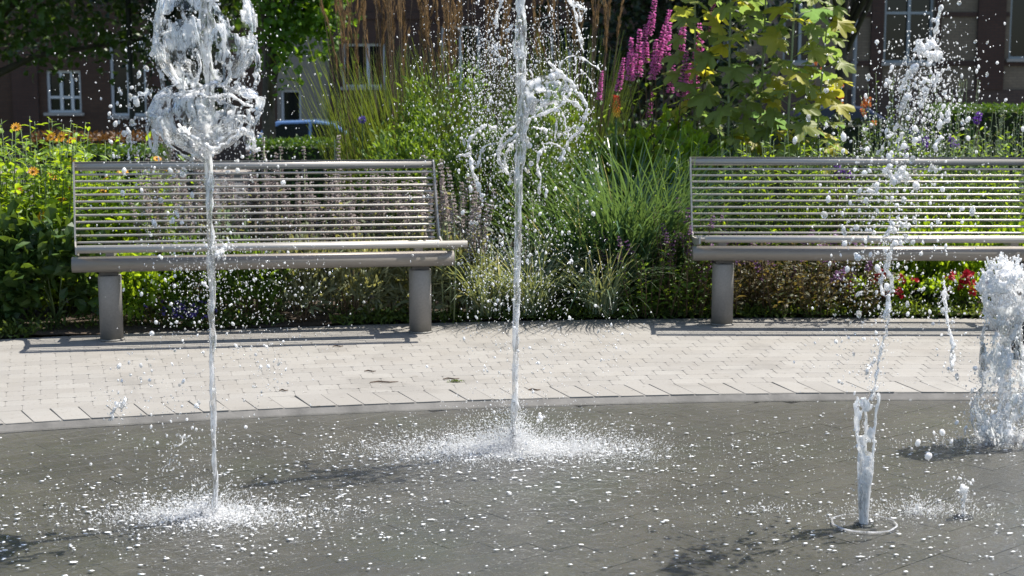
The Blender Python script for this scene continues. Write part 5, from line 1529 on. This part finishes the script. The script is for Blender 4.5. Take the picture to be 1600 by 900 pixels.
for i in range(nR):
    a = 2 * PI * i / nR; rr = .092 * (1 + .06 * noise.noise(Vector((math.cos(a) * 2, math.sin(a) * 2, 3)))); h = .0022 * max(.02, 1 + 1.3 * noise.noise(Vector((math.cos(a) * 2.2, math.sin(a) * 2.2, 8))) - .5 * math.sin(a))
    for k in range(nS):
        b_ = 2 * PI * k / nS; V.append(((rr + h * 1.3 * math.cos(b_)) * math.cos(a), (rr + h * 1.3 * math.cos(b_)) * math.sin(a), h * .8 * math.sin(b_) + .002))
F = [(i * nS + k, ((i + 1) % nR) * nS + k, ((i + 1) % nR) * nS + (k + 1) % nS, i * nS + (k + 1) % nS) for i in range(nR) for k in range(nS)]
inst('ripple_ring', npmesh('ripple_ring', V, [F], m_air_glint_water('ripple_water', .1, .9, 24, see=.25)), J3)

# ---- frothy jet at the right edge
J4 = jet_root(1568, 690, 'short frothy jet with a lumpy white head at the right edge')
Y4 = J4.location.y; nozzle(J4)
s = Soup()
column(s, J4, [(1568, 692, 16), (1569, 650, 10), (1570, 590, 9), (1571, 530, 11), (1573, 490, 15), (1574, 455, 12), (1572, 430, 7)], Y4, 31, .45, 12, 14)
s.water('water_column', MW_COL, J4, .0034, 3)
profh = [(20, 512), (30, 492), (38, 470), (40, 450), (33, 430), (20, 417), (6, 411)]
def f4h(u, v):
    r_, py = lerp_prof(profh, v); a = 2 * PI * u; kk = Y4 / FPX
    k = 1 + .24 * noise.noise(Vector((math.cos(a) * 1.6, math.sin(a) * 1.6, v * 3 + 4))) + .2 * noise.noise(Vector((math.cos(a) * 5, math.sin(a) * 5, v * 9)))
    c = P(1570, py, Y4) - J4.location
    return (c.x + math.cos(a) * r_ * kk * k, math.sin(a) * r_ * kk * k, c.z + .02 * noise.noise(Vector((math.cos(a) * 3, math.sin(a) * 3, 7))))
s = Soup()
s.sheet(f4h, 60, 34, lambda u, v, c: noise.noise(c * 18 + Vector((5, 1, 3))) + .4 * noise.noise(c * 40) > -.12, .005, .0035)
for k in range(60):
    a = random.uniform(0, 2 * PI); v = random.uniform(.15, .98); q = Vector(f4h(a / (2 * PI), v)); c = P(1570, 470, Y4) - J4.location
    d = (q - c).normalized() + Vector((0, 0, .4)); L = random.uniform(.008, .03)
    s.tube([q - d * .01, q + d * L * .5, q + d * L], [.006, .0045, .003], 5); s.ball(q + d * L, random.uniform(.003, .006))
s.water('frothy_head', m_air_glint_water('head_water', .12, 1.0, 46, .05, .8, thin=True, r0=.36, r1=.58), J4, .0030, 3)
s = Soup()
prof4 = [(30, 496), (32, 530), (36, 570), (42, 610), (50, 640), (44, 668), (36, 690)]
def f4s(u, v):
    r_, py = lerp_prof(prof4, v); a = 2 * PI * u; kk = Y4 / FPX
    k = 1 + .2 * noise.noise(Vector((math.cos(a) * 1.5, math.sin(a) * 1.5, v * 3))) + .14 * noise.noise(Vector((math.cos(a) * 5, math.sin(a) * 5, v * 9)))
    c = P(1568, py, Y4) - J4.location
    return (c.x + math.cos(a) * r_ * kk * k, math.sin(a) * r_ * kk * k, c.z)
s.sheet(f4s, 60, 46, lambda u, v, c: noise.noise(Vector((c.x * 16, c.y * 16, c.z * 8))) + .5 * noise.noise(c * 34) > .0 + .22 * v, .0045, .003)
s.water('falling_sheet', MW_SHEET, J4, .0032, 3)
SHED[J4.name] = [(tuple(Vector(f4h(random.random(), random.random())) * random.uniform(.98, 1.05)), .0008 * 5 ** (random.random() ** 2)) for _ in range(900)] + [(tuple(Vector(f4s(random.random(), random.random() ** .7)) + Vector((random.gauss(0, .012), random.gauss(0, .012), 0))), .0008 * 5 ** (random.random() ** 2)) for _ in range(1300)]
shed(J4)
droplets(J4, Y4, [(1550, 620, 28, 40, 190, .9, 4.5), (1540, 665, 25, 15, 120, .9, 4), (1590, 560, 20, 50, 80, .9, 4), (1530, 450, 12, 40, 16, 1, 4)])
splash(J4, .32, .11, 12000, .014, .0014, .0042, x0=.04)
# ---- short spurt
J5 = jet_root(1505, 806, 'tiny spurt with a round head between the broken and frothy jets')
Y5 = J5.location.y; nozzle(J5)
s = Soup()
column(s, J5, [(1504, 810, 4), (1506, 792, 2.6), (1508, 776, 3), (1506, 764, 6), (1503, 756, 3)], Y5, 41, .5, 8)
for k in range(9): s.ball(P(1505 + random.gauss(0, 4.5), 763 + random.gauss(0, 4), Y5 + random.gauss(0, .008)) - J5.location, random.uniform(.003, .008))
s.water('water_column', MW_FROTH, J5, .0028, 2)
droplets(J5, Y5, [(1505, 770, 8, 16, 60, .6, 3)], dy=.02)
splash(J5, .07, .05, 260, .012, .0012, .0035)

# ---- bubbles, foam flecks and ripple glints, all as white blobs, on the film
Pt, Rr = [], []
def fleck(x, y, r_):
    if (Vector((x, y)) - Vector((CX, CY))).length < R_IN - .12:
        Pt.append((x, y, -.0215)); Rr.append(r_)
for J, n, sg in ((J1, 2600, (.55, .26)), (J2, 2800, (.60, .26)), (J3, 1000, (.5, .3)), (J4, 800, (.5, .28))):
    for _ in range(n):
        fleck(J.location.x + random.gauss(0, sg[0]), J.location.y + random.gauss(-.02, sg[1]), .0010 * (6.0) ** (random.random() ** 2.8))
for _ in range(650):
    g = G(random.uniform(-60, 1660), 900 - 262 * random.random() ** .8)
    fleck(g.x, g.y, .0012 * 5.0 ** (random.random() ** 2.6))
Pt, Rr = np.array(Pt), np.array(Rr)
o = blobs('bubbles_and_glints', None, Pt, Rr, MW_FLECK, ICO1, None, wob=.25, flat=.10)
tag(o, 'white bubbles, foam flecks and modelled ripple glints on the wet paving', 'foam', None, 'stuff')
# ---- bits lying on the pale paving
m_twig = plain('twig_brown', (.09, .06, .04), .9)
for i, (px, py, L, a) in enumerate(((600, 597, .12, .1), (578, 580, .05, -.05), (705, 592, .07, .1), (835, 609, .05, 0), (443, 610, .035, 0), (528, 541, .05, .1))):
    g = G(px, py, .004); m = MB()
    m.tube([(-L / 2, 0, 0), (-L * .2, .01, .002), (L * .2, -.006, .001), (L / 2, .008, 0)], [.002, .0035, .003, .0015], 5)
    o = m.build('twig', m_twig); o.location = g; o.rotation_euler = (0, 0, a)
    tag(o, ['longest dark twig on the paving between left and middle jets', 'thin twig just above the longest twig on the paving', 'twig beside the small moss patch left of the middle jet', 'short twig at the kerb by the middle jet', 'short twig near the kerb right of the left jet', 'short twig below the right post of the left bench'][i], 'twig', 'twigs on the paving')
m = MB(); V, F = leaf_arrays(np.stack([rng.normal(0, .016, 160), rng.normal(0, .005, 160), np.full(160, .001)], 1), rand_dir(160, .6), np.tile([0, 0, 1.0], (160, 1)), .008, .004)
o = inst('moss', npmesh('moss', V, [F], ML['cover']), loc=G(712, 596, .003)); tag(o, 'small green moss tuft growing in a paving joint', 'moss', kind='stuff')
